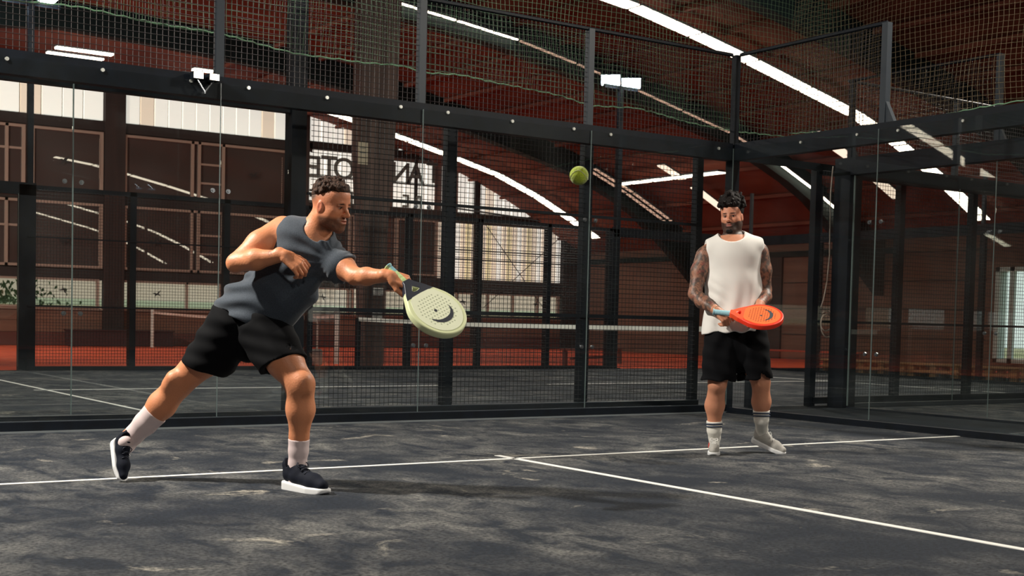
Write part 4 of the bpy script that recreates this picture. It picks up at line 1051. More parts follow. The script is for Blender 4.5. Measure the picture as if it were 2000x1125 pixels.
def racket(name_label, C_, a, wv, m_face, m_edge, m_throat, m_grip, m_logo, hole_mat, sc=1.0, group=None):
    """C_: camera-frame point of the butt end; a: long axis towards the tip; wv: width axis"""
    a = unit(a); wv = unit(wv-np.dot(wv, a)*a); n = np.cross(a, wv)
    if n[1] > 0: n = -n; wv = -wv            # the face that is built first points to the camera
    # world frame
    aw, ww, nw = a@RW, wv@RW, n@RW; Cw = to_world(C_)
    R_ = thing('padel_racket', name_label, 'racket', tuple(Cw))
    R_.rotation_euler = Matrix((aw, ww, nw)).transposed().to_euler()
    Lt, Wd, T = .455*sc, .26*sc, .036*sc
    # teardrop outline in (x along axis, y across)
    cx_, rr_ = .318*sc, .130*sc
    out = []
    for t in np.linspace(-2.15, 2.15, 44): out.append((cx_+rr_*math.cos(t)*1.05, rr_*math.sin(t)))
    tail = [(.175*sc, .060*sc), (.150*sc, .036*sc), (.128*sc, .020*sc)]
    out = [(x, -y) for x, y in reversed(tail)]+out+[(x, y) for x, y in tail]
    out = [(x, y) for x, y in [(p[0], p[1]) for p in out]]
    hole = [(.148*sc, .0), (.174*sc, .026*sc), (.184*sc, .024*sc), (.188*sc, 0), (.184*sc, -.024*sc), (.174*sc, -.026*sc)]
    def curve(name, loops, ext, bev, m, parent, z=0):
        cu = bpy.data.curves.new(name, 'CURVE'); cu.dimensions = '2D'; cu.fill_mode = 'BOTH'; cu.extrude = ext; cu.bevel_depth = bev; cu.bevel_resolution = 3
        for lp in loops:
            sp = cu.splines.new('POLY'); sp.points.add(len(lp)-1); sp.use_cyclic_u = True
            for i, (x, y) in enumerate(lp): sp.points[i].co = (x, y, 0, 1)
        o0 = bpy.data.objects.new('tmp', cu); COL.objects.link(o0)
        me = bpy.data.meshes.new_from_object(o0.evaluated_get(bpy.context.evaluated_depsgraph_get())); bpy.data.objects.remove(o0)
        me.name = name; me.materials.clear(); me.materials.append(m)
        o = bpy.data.objects.new(name, me); COL.objects.link(o); o.parent = parent; o.location = (0, 0, z); return o
    def circ(x, y, r, n=8): return [(x+r*math.cos(2*PI*k/n), y+r*math.sin(2*PI*k/n)) for k in range(n)]
    spots = []
    for i in range(-7, 8):
        for j in range(-7, 8):
            x = cx_+i*.0165*sc+(.008*sc if j % 2 else 0)*0+.004*sc; y = j*.0165*sc+(.00825*sc if i % 2 else 0)
            if math.hypot((x-cx_)/1.0, y) < .092*sc: spots.append((x, y))
    body = curve('frame', [out, hole], T/2-.006*sc, .006*sc, m_edge, R_)
    inner = [(cx_+(x-cx_)*.90, y*.90) for x, y in out if x > .205*sc]+[(.218*sc, .080*sc), (.205*sc, .055*sc), (.203*sc, 0), (.205*sc, -.055*sc), (.218*sc, -.080*sc)]
    fc = curve('hitting_face', [inner]+[circ(x, y, .0042*sc) for x, y in spots], .0006, 0, m_face, R_, T/2+.0006)
    curve('hitting_face', [inner]+[circ(x, y, .0042*sc) for x, y in spots], .0006, 0, m_face, R_, -T/2-.0006)
    bk = curve('hole_core', [circ(cx_+.004*sc, 0, .099*sc, 28)], .0003, 0, hole_mat, R_, T/2+.0001)
    # curved emblem on the face: a tapering arc, a dot
    arc = [(cx_+.062*sc*math.cos(t)*1.0+.012*sc, .070*sc*math.sin(t)) for t in np.linspace(-1.35, 1.65, 18)]
    arc2 = [(cx_+(.062-.017*math.sin((i/17)*PI)**.7-.003)*sc*math.cos(t)+.010*sc, (.070-.012*math.sin((i/17)*PI)**.7-.002)*sc*math.sin(t)) for i, t in enumerate(np.linspace(-1.35, 1.65, 18))]
    curve('emblem', [arc+arc2[::-1]], .0004, 0, m_logo, R_, T/2+.0016)
    curve('emblem', [circ(cx_-.002*sc, -.012*sc, .008*sc, 10)], .0004, 0, m_logo, R_, T/2+.0016)
    # throat sleeve and grip
    th = [(.205*sc, .082*sc), (.17*sc, .058*sc), (.13*sc, .024*sc), (.115*sc, .019*sc), (.115*sc, -.019*sc), (.13*sc, -.024*sc), (.17*sc, -.058*sc), (.205*sc, -.082*sc)]
    curve('throat', [th, hole], T/2-.003*sc, .004*sc, m_throat, R_)
    mb = MB(); n_ = 12
    pts = []; 
    for i in range(27):
        x = .0+i*.005*sc; q = 1+.04*((i % 3) == 0)
        pts.append(x)
    vs, fs = [], []
    for i, x in enumerate(pts):
        q = .0185*sc*(1.22 if i < 2 else 1)*(1+.05*((i % 4) == 0))
        for k in range(n_): t = 2*PI*k/n_; vs.append((x, q*math.cos(t)*.95, q*math.sin(t)*1.05*.9))
    for i in range(26): fs += [(i*n_+k, i*n_+(k+1) % n_, (i+1)*n_+(k+1) % n_, (i+1)*n_+k) for k in range(n_)]
    fs += [tuple(range(n_-1, -1, -1)), tuple(26*n_+k for k in range(n_))]
    mb.add(vs, fs); mb.build('grip', m_grip, R_, smooth=True)
    return R_
M_hair1 = mat('brown_hair', (80, 54, 40), .65, spec=.25, noise=(70, (34, 24, 20), .35, .65), bump=(120, 1.0))
M_hair2 = mat('dark_curly_hair', (30, 23, 21), .65, spec=.2, noise=(60, (9, 7, 8), .35, .65), bump=(110, 1.0))
M_shirt1 = mat('grey_marl_jersey', (70, 79, 90), .8, spec=.2, noise=(260, (50, 58, 68), .35, .65), sheen=.2)
M_short = mat('black_shorts', (5, 6, 10), .85, spec=.15)
M_sock1 = mat('pale_pink_sock', (214, 196, 196), .85, bump=(8, .1)); M_sock2 = mat('white_sock', (226, 224, 216), .85)
M_navy = mat('navy_knit', (10, 15, 27), .8, spec=.2, noise=(300, (20, 27, 42), .4, .7)); M_white_sole = mat('white_foam', (232, 234, 236), .5)
M_navylace = mat('navy_lace', (20, 26, 44), .7); M_wlace = mat('white_lace', (226, 226, 224), .7); M_gknit = mat('pale_grey_knit', (186, 184, 178), .75, noise=(280, (150, 148, 144), .4, .7))
M_shirt2 = mat('white_jersey', (232, 230, 226), .8, sheen=.2)
M_stripe = mat('navy_stripe', (44, 58, 84), .8); M_coral = mat('coral_stripe', (230, 90, 80), .6)

def shell_prims(outer, holes): return outer+holes

# ================================================================== PERSON 1: the lunging player
foot = on_z(590, 955); P1 = thing('person', 'man in a grey sleeveless shirt lunging low to strike with a pale racket', 'person', (float(foot[0]), float(foot[1]), 0))
H1 = .262
F1 = unit([math.cos(math.radians(30))*math.cos(math.radians(12)), -math.sin(math.radians(30))*math.cos(math.radians(12)), -math.sin(math.radians(12))])
L1 = unit([math.sin(math.radians(30)), math.cos(math.radians(30)), 0.06]); L1 = unit(L1-F1*(L1@F1)); U1 = np.cross(F1, L1)
ear = J(624.5, 405.5, 7.0); O1 = ear-H1*(-.03*F1-.33*L1+.46*U1)
hp1 = head_prims(O1, F1, L1, U1, H1)
neck1 = J(613, 462, 7.13)
sR, eR, wR = J(553, 449, 7.20), J(461, 514, 7.06), J(556, 499, 6.94)
sL, eL, wL = J(648, 511, 7.15), J(694, 540, 6.98), J(762, 539, 6.84)
hipB, kneeB, ankB = J(462, 640, 7.36), J(350, 750, 7.44), J(243, 858, 7.50)
hipF, kneeF, ankF = J(530, 652, 7.24), J(586, 750, 7.12), J(581, 915, 7.22)
fl = (np.array([.25, 1, 0]), .72)
torso1 = [p_cone(J(592, 492, 7.16), J(560, 545, 7.2), .168, .155, .05, fl), p_cone(J(560, 545, 7.2), J(510, 600, 7.27), .155, .145, .05, fl), p_cone(J(510, 600, 7.27), J(492, 640, 7.3), .15, .165, .05, fl),
          p_cone(J(570, 455, 7.16), neck1, .065, .07, .05), p_cone(J(640, 490, 7.14), neck1, .06, .07, .05), p_cone(J(565, 470, 7.17), J(635, 505, 7.13), .085, .08, .05)]
arm1 = [p_cone(sR, J(508, 478, 7.12), .078, .076, .04), p_cone(J(508, 478, 7.12), eR, .074, .052, .03), p_cone(eR, J(500, 507, 7.0), .050, .058, .02), p_cone(J(500, 507, 7.0), wR, .058, .030, .02, (np.array([0, .6, 1]), .95)),
        p_cone(sL, J(670, 523, 7.06), .070, .066, .04), p_cone(J(670, 523, 7.06), eL, .066, .046, .03), p_cone(eL, J(716, 540, 6.93), .046, .048, .02), p_cone(J(716, 540, 6.93), wL, .048, .029, .02)]
leg1 = [p_cone(hipB, J(400, 700, 7.4), .110, .098, .05), p_cone(J(400, 700, 7.4), kneeB, .098, .076, .04), p_cone(kneeB, J(316, 791, 7.47), .072, .080, .03), p_cone(J(316, 791, 7.47), J(281, 829, 7.49), .078, .058, .03), p_cone(J(281, 829, 7.49), ankB, .056, .040, .03), p_cone(J(340, 740, 7.38), J(332, 752, 7.40), .05, .045, .03),
        p_cone(hipF, J(556, 705, 7.16), .112, .098, .05), p_cone(J(556, 705, 7.16), kneeF, .098, .078, .04), p_cone(kneeF, J(587, 800, 7.16), .078, .078, .03), p_cone(J(587, 800, 7.16), J(584, 855, 7.2), .076, .052, .03), p_cone(J(584, 855, 7.2), ankF, .050, .040, .03), p_cone(J(592, 744, 7.075), J(592, 758, 7.075), .038, .034, .04)]
neckp1 = [p_cone(neck1, O1+H1*(-.10*F1+.25*U1), .072, .066, .03), p_cone(neck1+np.array([-.03, 0, 0]), O1+H1*(-.16*F1+.35*U1), .06, .062, .03)]
hR = hand_prims(wR, unit([.80, -.12, -.55]), unit([.35, -.85, .45]), 1.12, thumb=-1, curls=(38, 55, 35), spread=.05)
gripA = J(759, 525, 6.82); gripB = J(801, 566, 6.80)
ga = unit(gripB-gripA)
hL = hand_prims(wL, unit([.92, -.05, -.30]), unit([.22, -.78, .58]), 1.12, thumb=1, curls=(58, 72, 45), spread=.03)
def col1(V):
    x, y, z = head_coords(V, O1, F1, L1, U1, H1); n = len(V)
    c = np.tile(L3((212, 140, 100)), (n, 1)); c *= (1+.06*vnoise(V, 25, 3))[:, None]
    hd = (z > -.05) & (np.abs(y) < .40) & (x > -.55) & (x < .6) & (z < 1.2)
    def blend(mask, colr): 
        m_ = np.clip(mask, 0, 1)[:, None]; nonlocal c; c = c*(1-m_)+L3(colr)*m_
    blend(hd*(.35*sm(z, .2, .6)), (188, 116, 92))
    ear_ = np.exp(-(((x+.04)/.08)**2+((z-.47)/.13)**2))*(np.abs(y) > .29)*hd; blend(ear_*.5, (196, 92, 74))
    fade = hd*sm(z+.35*(.1-x), .66, .86)*sm(.22-x, 0, .1)+hd*sm(-x, .12, .3)*sm(z, .45, .7); blend(fade*.65, (92, 74, 64))
    jaw = hd*sm(.345-z+.0*x, 0, .10)*sm(x+.9*(.30-z)*0+.12, 0, .12)*sm(z, -.06, .02)*(1-np.exp(-((np.abs(y)/.09)**2+((z-.235)/.035)**2))*(x > .3)); blend(jaw*(.80+.1*vnoise(V, 260, 5)), (52, 36, 31))
    mous = hd*np.exp(-((y/.11)**2+((z-.305)/.022)**2))*(x > .3); blend(mous*.7, (60, 40, 34))
    lips = hd*np.exp(-((y/.075)**4+((z-.235)/.036)**4))*(x > .33); blend(lips*.75, (158, 84, 76))
    br = hd*np.exp(-(((np.abs(y)-.13)/.075)**4+((z-.60+.2*np.abs(np.abs(y)-.1))/.022)**4))*(x > .2); blend(br*.9, (46, 32, 28))
    for s in (-1, 1):
        r2 = ((y-s*.128)/.060)**2+((z-.515)/.030)**2; e_ = hd*(x > .26)*np.clip(1.25-r2, 0, 1); blend(e_*.9, (150, 130, 120))
        r3 = ((y-s*.128-.012)/.030)**2+((z-.515)/.030)**2; blend(hd*(x > .28)*np.clip(1.6-r3*1.3, 0, 1), (24, 16, 14))
        lid = hd*(x > .24)*np.exp(-(((y-s*.13)/.08)**4+((z-.548)/.012)**2)); blend(lid*.8, (60, 38, 34))
    # small forearm tattoo
    tp = J(527, 492, 6.92); q = V-tp; blend(np.exp(-((q[:, 0]/.014)**2+(q[:, 2]/.02)**2))*(q[:, 1] < .03)*(vnoise(V, 300, 9) > -.1)*.6, (60, 60, 70))
    return c
pr1 = torso1+arm1+leg1+neckp1+hp1+hR+hL
def fb(prims, mg=.012): return tuple(bounds(prims, mg))
body1 = body_mesh(pr1, [fb(hp1), fb(hR), fb(hL)], .0075, .0032, M_skin, P1, col1)
# hair: cropped curls on top
A1 = np.stack([F1, L1, U1])
def h1(x, y, z): return O1+H1*(x*F1+y*L1+z*U1)
hair = [p_ell(h1(-.06, 0, .72), A1, np.array([.42, .33, .35])*H1, .01), p_ell(h1(.14, 0, .885), A1, np.array([.24, .25, .165])*H1, .02)]
rg1 = np.random.default_rng(15)
for k in range(240):
    th, ph = rg1.uniform(-PI, PI), rg1.uniform(.15, 1.5)
    px_, py_, pz_ = -.04+.42*math.cos(ph)*math.cos(th), .335*math.cos(ph)*math.sin(th), .72+.36*math.sin(ph)
    if pz_ < .84-.12*(px_ < .0)+.04*(px_ > .3): continue
    C0 = h1(px_, py_, pz_); hair.append(p_cone(C0, C0+rg1.normal(size=3)*.009, .0105, .008, .002))
hair.append(p_half(h1(.34, 0, .835), -unit(U1*1.0-F1*.22), .006))
hair1 = solid('hair', hair, *bounds(hair, .02), .0034, M_hair1, P1)
# shirt
sh1 = [dict(p) for p in torso1]+[p_cone(J(560, 560, 7.2), J(488, 618, 7.29), .165, .180, .05, fl), p_cone(J(488, 618, 7.29), J(478, 642, 7.31), .185, .195, .05, fl),
       p_cone(sL, J(664, 520, 7.08), .080, .078, .04), p_cone(J(568, 452, 7.2), J(572, 468, 7.2), .062, .07, .04)]
hl, hr_ = J(405, 594, 7.3), J(556, 660, 7.24); hn = unit(np.array([-(hl[2]-hr_[2])*-1, 0, 0])) if 0 else unit(np.array([-.40, 0, -.92]))
cutn = np.array([(hr_[2]-hl[2]), 0, -(hr_[0]-hl[0])]); cutn = unit(cutn); cutn = cutn if cutn[2] < 0 else -cutn
sub = [p_ell(J(627, 444, 7.04), np.eye(3), [.085, .13, .078], .008, True),
       p_cone(J(527, 430, 7.20), J(470, 510, 7.14), .086, .098, .012, (np.array([0, 1, 0]), 1.6), True),
       p_cone(J(690, 528, 7.05), J(740, 545, 6.9), .072, .08, .012, (np.array([0, 1, 0]), 1.8), True),
       p_half(hl, cutn, .004)]
def warp1(P):
    # drawn folds fanning from the racket shoulder and across the flank
    x, y, z = P[..., 0], P[..., 1], P[..., 2]; s0 = J(655, 512, 7.1)
    ang = np.arctan2(z-s0[2], x-s0[0]); r = np.hypot(x-s0[0], z-s0[2])
    f1 = np.sin(ang*17+2*np.sin(r*9)+y*6)*.0085*np.clip((r-.06)/.12, 0, 1)*np.exp(-(r/.42)**2)
    u = x*.86-z*.5; f2 = np.sin((x*.5+z*.86)*62+3*np.sin(u*11)+y*9)*.012*np.exp(-(((x-J(455, 590, 7.2)[0])/.17)**2))
    f3 = np.sin((x*.9+z*.3)*34+2*np.sin(z*13))*.006
    return f1+f2+f3*.8
inner = [dict(p) for p in torso1]
shirt1 = solid('sleeveless_shirt', sh1+sub+[p_cone(J(500, 648, 7.28), J(486, 690, 7.3), .155, .17, .004, fl, True)], *bounds(sh1, .04), .0058, M_shirt1, P1, off=.016, warp=warp1)
mb = MB(); cx0 = J(627, 444, 7.04)
# shorts
so1 = [p_cone(J(492, 622, 7.29), J(482, 650, 7.31), .155, .165, .04, fl), p_cone(J(452, 632, 7.35), J(402, 712, 7.4), .140, .128, .035), p_cone(J(528, 650, 7.25), J(556, 702, 7.17), .150, .118, .035),
       p_half(J(398, 716, 7.4), unit(J(398, 716, 7.4)-J(428, 664, 7.36)), .003)]
def shorts(prims, cuts, inner_, parent, h=.006, warp=None):
    return None
nB = unit(J(400, 722, 7.4)-J(432, 645, 7.36)+np.array([0, 0, -.02])); nF = unit(J(556, 712, 7.16)-J(538, 640, 7.22)+np.array([.02, 0, 0]))
legB = [p_cone(J(462, 632, 7.34), J(398, 720, 7.40), .160, .134, .03), p_half(J(400, 719, 7.4), nB, .003), p_cone(J(402, 712, 7.4), J(376, 755, 7.42), .118, .115, .004, None, True)]
legF = [p_cone(J(518, 645, 7.26), J(554, 712, 7.17), .158, .132, .03), p_half(J(552, 712, 7.17), nF, .003), p_cone(J(555, 706, 7.17), J(574, 745, 7.13), .115, .112, .004, None, True)]
def shwarp(P): return .004*np.sin(P[..., 0]*40+P[..., 2]*25+2*np.sin(P[..., 1]*14))+.003*np.sin(P[..., 2]*70+P[..., 0]*15)-.003
Db, lb, hb = None, None, None
def union_solids(name, groups, h, m, parent, warp=None, off=0, relax=1):
    allp = sum([[p for p in g if p['lo'] is not None and not p['sub']] for g in groups], []); lo, hi = bounds(allp, .03)
    D = None
    for g in groups:
        d, l, hh = field(g, lo, hi, h, off); D = d if D is None else np.minimum(D, d)
    if warp is not None:
        n = D.shape; P = np.stack(np.meshgrid(*[lo[i]+h*np.arange(n[i]) for i in range(3)], indexing='ij'), -1); D = D+warp(P).astype(np.float32)
    V, F = nets(D, lo, h); return make_mesh(name, V, F, m, parent, relax=relax)
pelv = [p_cone(J(495, 618, 7.28), J(488, 652, 7.31), .15, .158, .03, fl)]
union_solids('shorts', [pelv, legB, legF], .006, M_short, P1, shwarp)
mb = MB(); q = J(318+70-3, 696, 7.29)
for dx in (0, 9):
    a, b = J(381+dx, 694, 7.275), J(385+dx, 699, 7.275); mb.bar(to_world(a)-np.array(P1.location), to_world(b)-np.array(P1.location), .003, 4)
mb.build('shorts_logo', M_steel_lit, P1)
# socks and shoes
_hb = J(229, 858, 7.50)+np.array([-.012, 0, 0]); _fb = unit(J(241, 947, 7.375)-J(229, 858, 7.50)); _ub = np.array([.72, -.69, .05]); _ub = unit(_ub-_fb*(_ub@_fb))
sock(P1, [(J(304, 806, 7.475), .0755), (J(284, 827, 7.488), .068), (J(262, 849, 7.5), .056), (J(247, 868, 7.50), .050), (_hb+.095*_ub+.068*_fb, .036), (_hb+.05*_ub+.07*_fb, .028)], M_sock1)
sock(P1, [(J(584, 857, 7.2), .0605), (J(583, 880, 7.21), .055), (J(581, 905, 7.22), .050), (J(581, 935, 7.22), .052)], M_sock1)
# front shoe, flat on the floor
hx = J(556, 951, 7.29); hx = np.array([hx[0], hx[1], ground_z(hx[0], hx[1])]); tx = J(650, 966, 6.99); tx = np.array([tx[0], tx[1], ground_z(tx[0], tx[1])])
upv = np.array([_r[2], _f[2], _u[2]]) ; upv = unit(np.array([ _r@np.array([0,0,1.]), _f@np.array([0,0,1.]), _u@np.array([0,0,1.])]))
s1f, _ = shoe(P1, hx, tx-hx, upv, np.linalg.norm(tx-hx)*.90, M_navy, M_white_sole, M_navylace)
# rear shoe, up on its toe
toe = J(241, 947, 7.375); heel = J(229, 858, 7.50)
fw = unit(toe-heel); s1b, PB = shoe(P1, heel+np.array([-.012, 0, 0]), fw, unit([.72, -.69, .05]), .285, M_navy, M_white_sole, M_navylace)
# small mark on the rear shoe
mb = MB()
for z0 in (.05, .066):
    pts = [PB(.105+t*.045, -.044 if True else 0, z0+.006*math.sin(t*PI)*(1 if z0 < .06 else -1)) for t in np.linspace(0, 1, 6)]
mb.tube([to_world(PB(.10+t*.05, .041, .052+.012*math.sin(t*PI)))-np.array(P1.location) for t in np.linspace(0, 1, 7)], .003, 5)
mb.tube([to_world(PB(.10+t*.05, .041, .076-.012*math.sin(t*PI)))-np.array(P1.location) for t in np.linspace(0, 1, 7)], .003, 5)
mb.build('shoe_mark', M_white_sole, s1b)
# wrist cord of the racket, then the racket in the left hand
M_cream = mat('cream_racket_face', (226, 232, 204), .5); M_cream_e = mat('cream_racket_edge', (214, 222, 176), .5); M_rdark = mat('racket_navy', (30, 38, 52), .4)
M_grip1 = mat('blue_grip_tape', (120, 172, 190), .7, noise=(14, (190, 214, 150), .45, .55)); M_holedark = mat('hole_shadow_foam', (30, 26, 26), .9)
M_hole1 = mat('cream_core', (190, 198, 170), .9)
ra = unit([.70, -.25, -.66]); rw = unit(np.array([.62, .68, .40]))
racket('pale cream padel racket with navy throat in the lunging man\'s outstretched hand', J(757, 521, 6.865), ra, rw, M_cream, M_cream_e, M_rdark, M_grip1, mat('navy_print', (26, 34, 48), .5), M_hole1, 1.18)

# ================================================================== PERSON 2: the standing player
foot = on_z(1440, 888); P2 = thing('person', 'bearded man with tattooed arms in a white sleeveless top standing with an orange racket', 'person', (float(foot[0]), float(foot[1]), 0))
H2 = .238; D2 = 9.68
F2 = unit([-.42, -.90, -.03]); L2 = unit([.90, -.42, .02]); L2 = unit(L2-F2*(F2@L2)); U2 = np.cross(F2, L2)
O2 = J(1430, 456, D2+.02)
hp2 = head_prims(O2, F2, L2, U2, H2)
n2 = J(1431, 474, D2+.03); fl2 = (np.array([0, 1, 0]), .62)
torso2 = [p_cone(J(1432, 505, D2), J(1432, 560, D2), .190, .175, .05, fl2), p_cone(J(1432, 560, D2), J(1434, 610, D2), .175, .160, .05, fl2), p_cone(J(1434, 610, D2), J(1437, 655, D2), .160, .180, .05, fl2),
          p_cone(J(1388, 488, D2), n2, .055, .07, .05), p_cone(J(1478, 484, D2), n2, .055, .07, .05)]
sR2, eR2, wR2 = J(1376, 499, D2), J(1357, 574, D2-.05), J(1400, 607, D2-.22)
sL2, eL2, wL2 = J(1485, 494, D2), J(1495, 566, D2+.02), J(1483, 598, D2-.14)
arm2 = [p_cone(sR2, J(1366, 530, D2-.02), .066, .062, .04), p_cone(J(1366, 530, D2-.02), eR2, .060, .048, .03), p_cone(eR2, J(1372, 589, D2-.11), .048, .053, .02), p_cone(J(1372, 589, D2-.11), wR2, .052, .030, .02),
        p_cone(sL2, J(1491, 528, D2), .064, .060, .04), p_cone(J(1491, 528, D2), eL2, .058, .045, .03), p_cone(eL2, J(1494, 580, D2-.03), .045, .050, .02), p_cone(J(1494, 580, D2-.03), wL2, .048, .030, .02)]
upv = unit(np.array([_r[2], _f[2], _u[2]]))
def foot_pt(heel, fwd, up, Lg, x, z):
    f = unit(fwd); u = unit(up-np.dot(up, f)*f); return heel+Lg/.30*(x*f+z*u)
t0 = J(1392, 889, 9.60); t0 = np.array([t0[0], t0[1], ground_z(t0[0], t0[1])]); fdir = unit(np.array([-.22, -1, 0])); fdir = unit(fdir-upv*(fdir@upv))
FA = (t0-fdir*.275, fdir, upv, .29)
tt = to_cam(on_z(1524, 886)); hh = J(1466, 860, tt[1]+.10)
FB = (hh, tt-hh, unit(np.array([.30, -.35, .88])), .295)
ankA, ankA2, ankB2, ankB3 = foot_pt(*FA, .055, .12), foot_pt(*FA, .06, .06), foot_pt(*FB, .055, .12), foot_pt(*FB, .06, .06)
leg2 = [p_cone(J(1408, 662, D2), J(1404, 725, D2-.02), .105, .082, .05), p_cone(J(1404, 725, D2-.02), J(1401, 750, D2-.03), .082, .068, .03), p_cone(J(1401, 750, D2-.01), J(1396, 792, D2+.07), .063, .072, .03), p_cone(J(1396, 792, D2+.07), J(1395, 830, D2+.10), .070, .046, .03), p_cone(J(1395, 830, D2+.10), ankA, .044, .034, .03),
        p_cone(J(1466, 662, D2), J(1478, 722, D2+.02), .118, .085, .05), p_cone(J(1478, 722, D2+.02), J(1486, 746, D2+.03), .082, .068, .03), p_cone(J(1486, 746, D2+.03), J(1487, 785, D2+.09), .064, .070, .03), p_cone(J(1487, 785, D2+.09), J(1487, 818, D2+.12), .068, .046, .03), p_cone(J(1487, 818, D2+.12), ankB2, .042, .034, .03)]
neckp2 = [p_cone(n2, O2+H2*(-.10*F2+.22*U2), .070, .066, .03)]
ra2 = unit([.93, -.26, -.12]); butt = J(1393, 609, D2-.245)
hR2 = hand_prims(wR2, unit([.70, -.35, -.62]), unit([.30, -.85, .40]), 1.12, thumb=-1, curls=(62, 70, 40))
hL2 = hand_prims(wL2, unit([-.20, -.45, -.87]), unit([.45, -.5, .2]), 1.1, thumb=1, curls=(25, 35, 25), tdir=unit([-.5, -.7, -.45]))
def col2(V):
    x, y, z = head_coords(V, O2, F2, L2, U2, H2); n = len(V)
    c = np.tile(L3((200, 138, 108)), (n, 1)); c *= (1+.05*vnoise(V, 25, 4))[:, None]
    hd = (z > -.06) & (np.abs(y) < .42) & (x > -.55) & (x < .6) & (z < 1.2)
    def blend(mask, colr):
        nonlocal c; m_ = np.clip(mask, 0, 1)[:, None]; c = c*(1-m_)+L3(colr)*m_
    blend(hd*.4*sm(z, .2, .5), (196, 124, 98))
    jaw = hd*sm(.27+.42*np.abs(y)-z, 0, .05)*sm(x+.16, 0, .06)*sm(z, -.10, -.04)
    gap = np.exp(-((np.abs(y)/.16)**4+((z-.335)/.05)**4))*(x > .25)
    jaw = jaw*(1-.9*np.exp(-(((np.abs(y)-.0)/.13)**4+((z-.42)/.08)**4))*(x > .2)); blend(jaw*.93, (26, 18, 18))
    mous = hd*np.exp(-((y/.13)**4+((z-.300-.15*np.abs(y)*-1*0)/.026)**4))*(x > .28); blend(mous*.92, (30, 20, 20))
    lips = hd*np.exp(-((y/.075)**4+((z-.232)/.034)**4))*(x > .33); blend(lips*.9, (176, 104, 94))
    br = hd*np.exp(-(((np.abs(y)-.13)/.085)**4+((z-.60)/.024)**4))*(x > .2); blend(br*.95, (34, 24, 22))
    for s in (-1, 1):
        r2 = ((y-s*.128)/.060)**2+((z-.515)/.030)**2; blend(hd*(x > .26)*np.clip(1.25-r2, 0, 1)*.9, (160, 140, 132))
        r3 = ((y-s*.128-.01)/.028)**2+((z-.515)/.030)**2; blend(hd*(x > .28)*np.clip(1.6-r3*1.3, 0, 1), (22, 16, 16))
        blend(hd*(x > .24)*np.exp(-(((y-s*.13)/.08)**4+((z-.548)/.012)**2))*.85, (54, 36, 34))
    # tattooed arms
    def along(A, B):
        ba = B-A; t = np.clip(((V-A)@ba)/(ba@ba), 0, 1); return np.linalg.norm(V-A-t[:, None]*ba, axis=1)
    dm = np.minimum.reduce([along(sR2, eR2), along(eR2, wR2), along(sL2, eL2), along(eL2, wL2)])
    armm = (dm < .085)*(V[:, 0] > -9)*((np.abs(V[:, 0]-J(1432, 500, D2)[0]) > .165) | (V[:, 2] < J(0, 590, D2)[2]))
    armm = armm*(np.linalg.norm(V-wR2, axis=1) > .05)*(np.linalg.norm(V-wL2, axis=1) > .05)*(V[:, 2] > J(0, 612, D2)[2])
    ink = sm(vnoise(V, 52, 11)+.8*vnoise(V, 130, 12), -.35, .35); red = sm(vnoise(V, 60, 21), .25, .5)
    blend(armm*(.50+.42*ink), (62, 56, 52)); blend(armm*red*.45, (150, 66, 58)); blend(armm*(np.abs(vnoise(V, 90, 31)) < .05)*.6, (26, 26, 28))
    return c
pr2 = torso2+arm2+leg2+neckp2+hp2+hR2+hL2
body2 = body_mesh(pr2, [fb(hp2), fb(hR2), fb(hL2)], .0075, .0036, M_skin, P2, col2)
A2 = np.stack([F2, L2, U2])
def h2(x, y, z): return O2+H2*(x*F2+y*L2+z*U2)
hair = [p_ell(h2(-.08, 0, .80), A2, np.array([.44, .37, .42])*H2, .02), p_ell(h2(.16, 0, 1.0), A2, np.array([.28, .31, .21])*H2, .02), p_ell(h2(.31, .0, .875), A2, np.array([.10, .25, .08])*H2, .02)]
rg2 = np.random.default_rng(5)
for k in range(230):      # separate curls
    th, ph = rg2.uniform(-PI, PI), rg2.uniform(.12, 1.45)
    px_, py_, pz_ = -.04+.50*math.cos(ph)*math.cos(th), .40*math.cos(ph)*math.sin(th), .80+.46*math.sin(ph)
    if px_ > .12 and pz_ < .86: continue
    if px_ > -.10 and pz_ < .80 and abs(py_) > .2: continue
    C0 = h2(px_, py_, pz_); hair.append(p_cone(C0, C0+rg2.normal(size=3)*.012, .0145, .011, .003))
hair.append(p_cone(h2(-.2, 0, .38), h2(-.28, 0, .5), .045, .055, .02))
hair2 = solid('hair', hair, *bounds(hair, .02), .0038, M_hair2, P2)
# beard as its own shape along the jaw
bd = []
def bcone(a, b, r1, r2): bd.append(p_cone(h2(*a), h2(*b), r1*H2, r2*H2, .012))
for s in (-1, 1):
    bcone((-.03, s*.285, .42), (.0, s*.245, .27), .020, .036); bcone((.0, s*.245, .27), (.18, s*.135, .085), .036, .055); bcone((.18, s*.135, .085), (.315, s*.03, .03), .055, .055)
bcone((.345, -.05, .055), (.345, .05, .055), .06, .06)
beard2 = solid('beard', bd, *bounds(bd, .02), .0036, M_hair2, P2, warp=lambda P: .0025*np.sin(P[..., 0]*420)*np.sin(P[..., 2]*380+P[..., 1]*300))
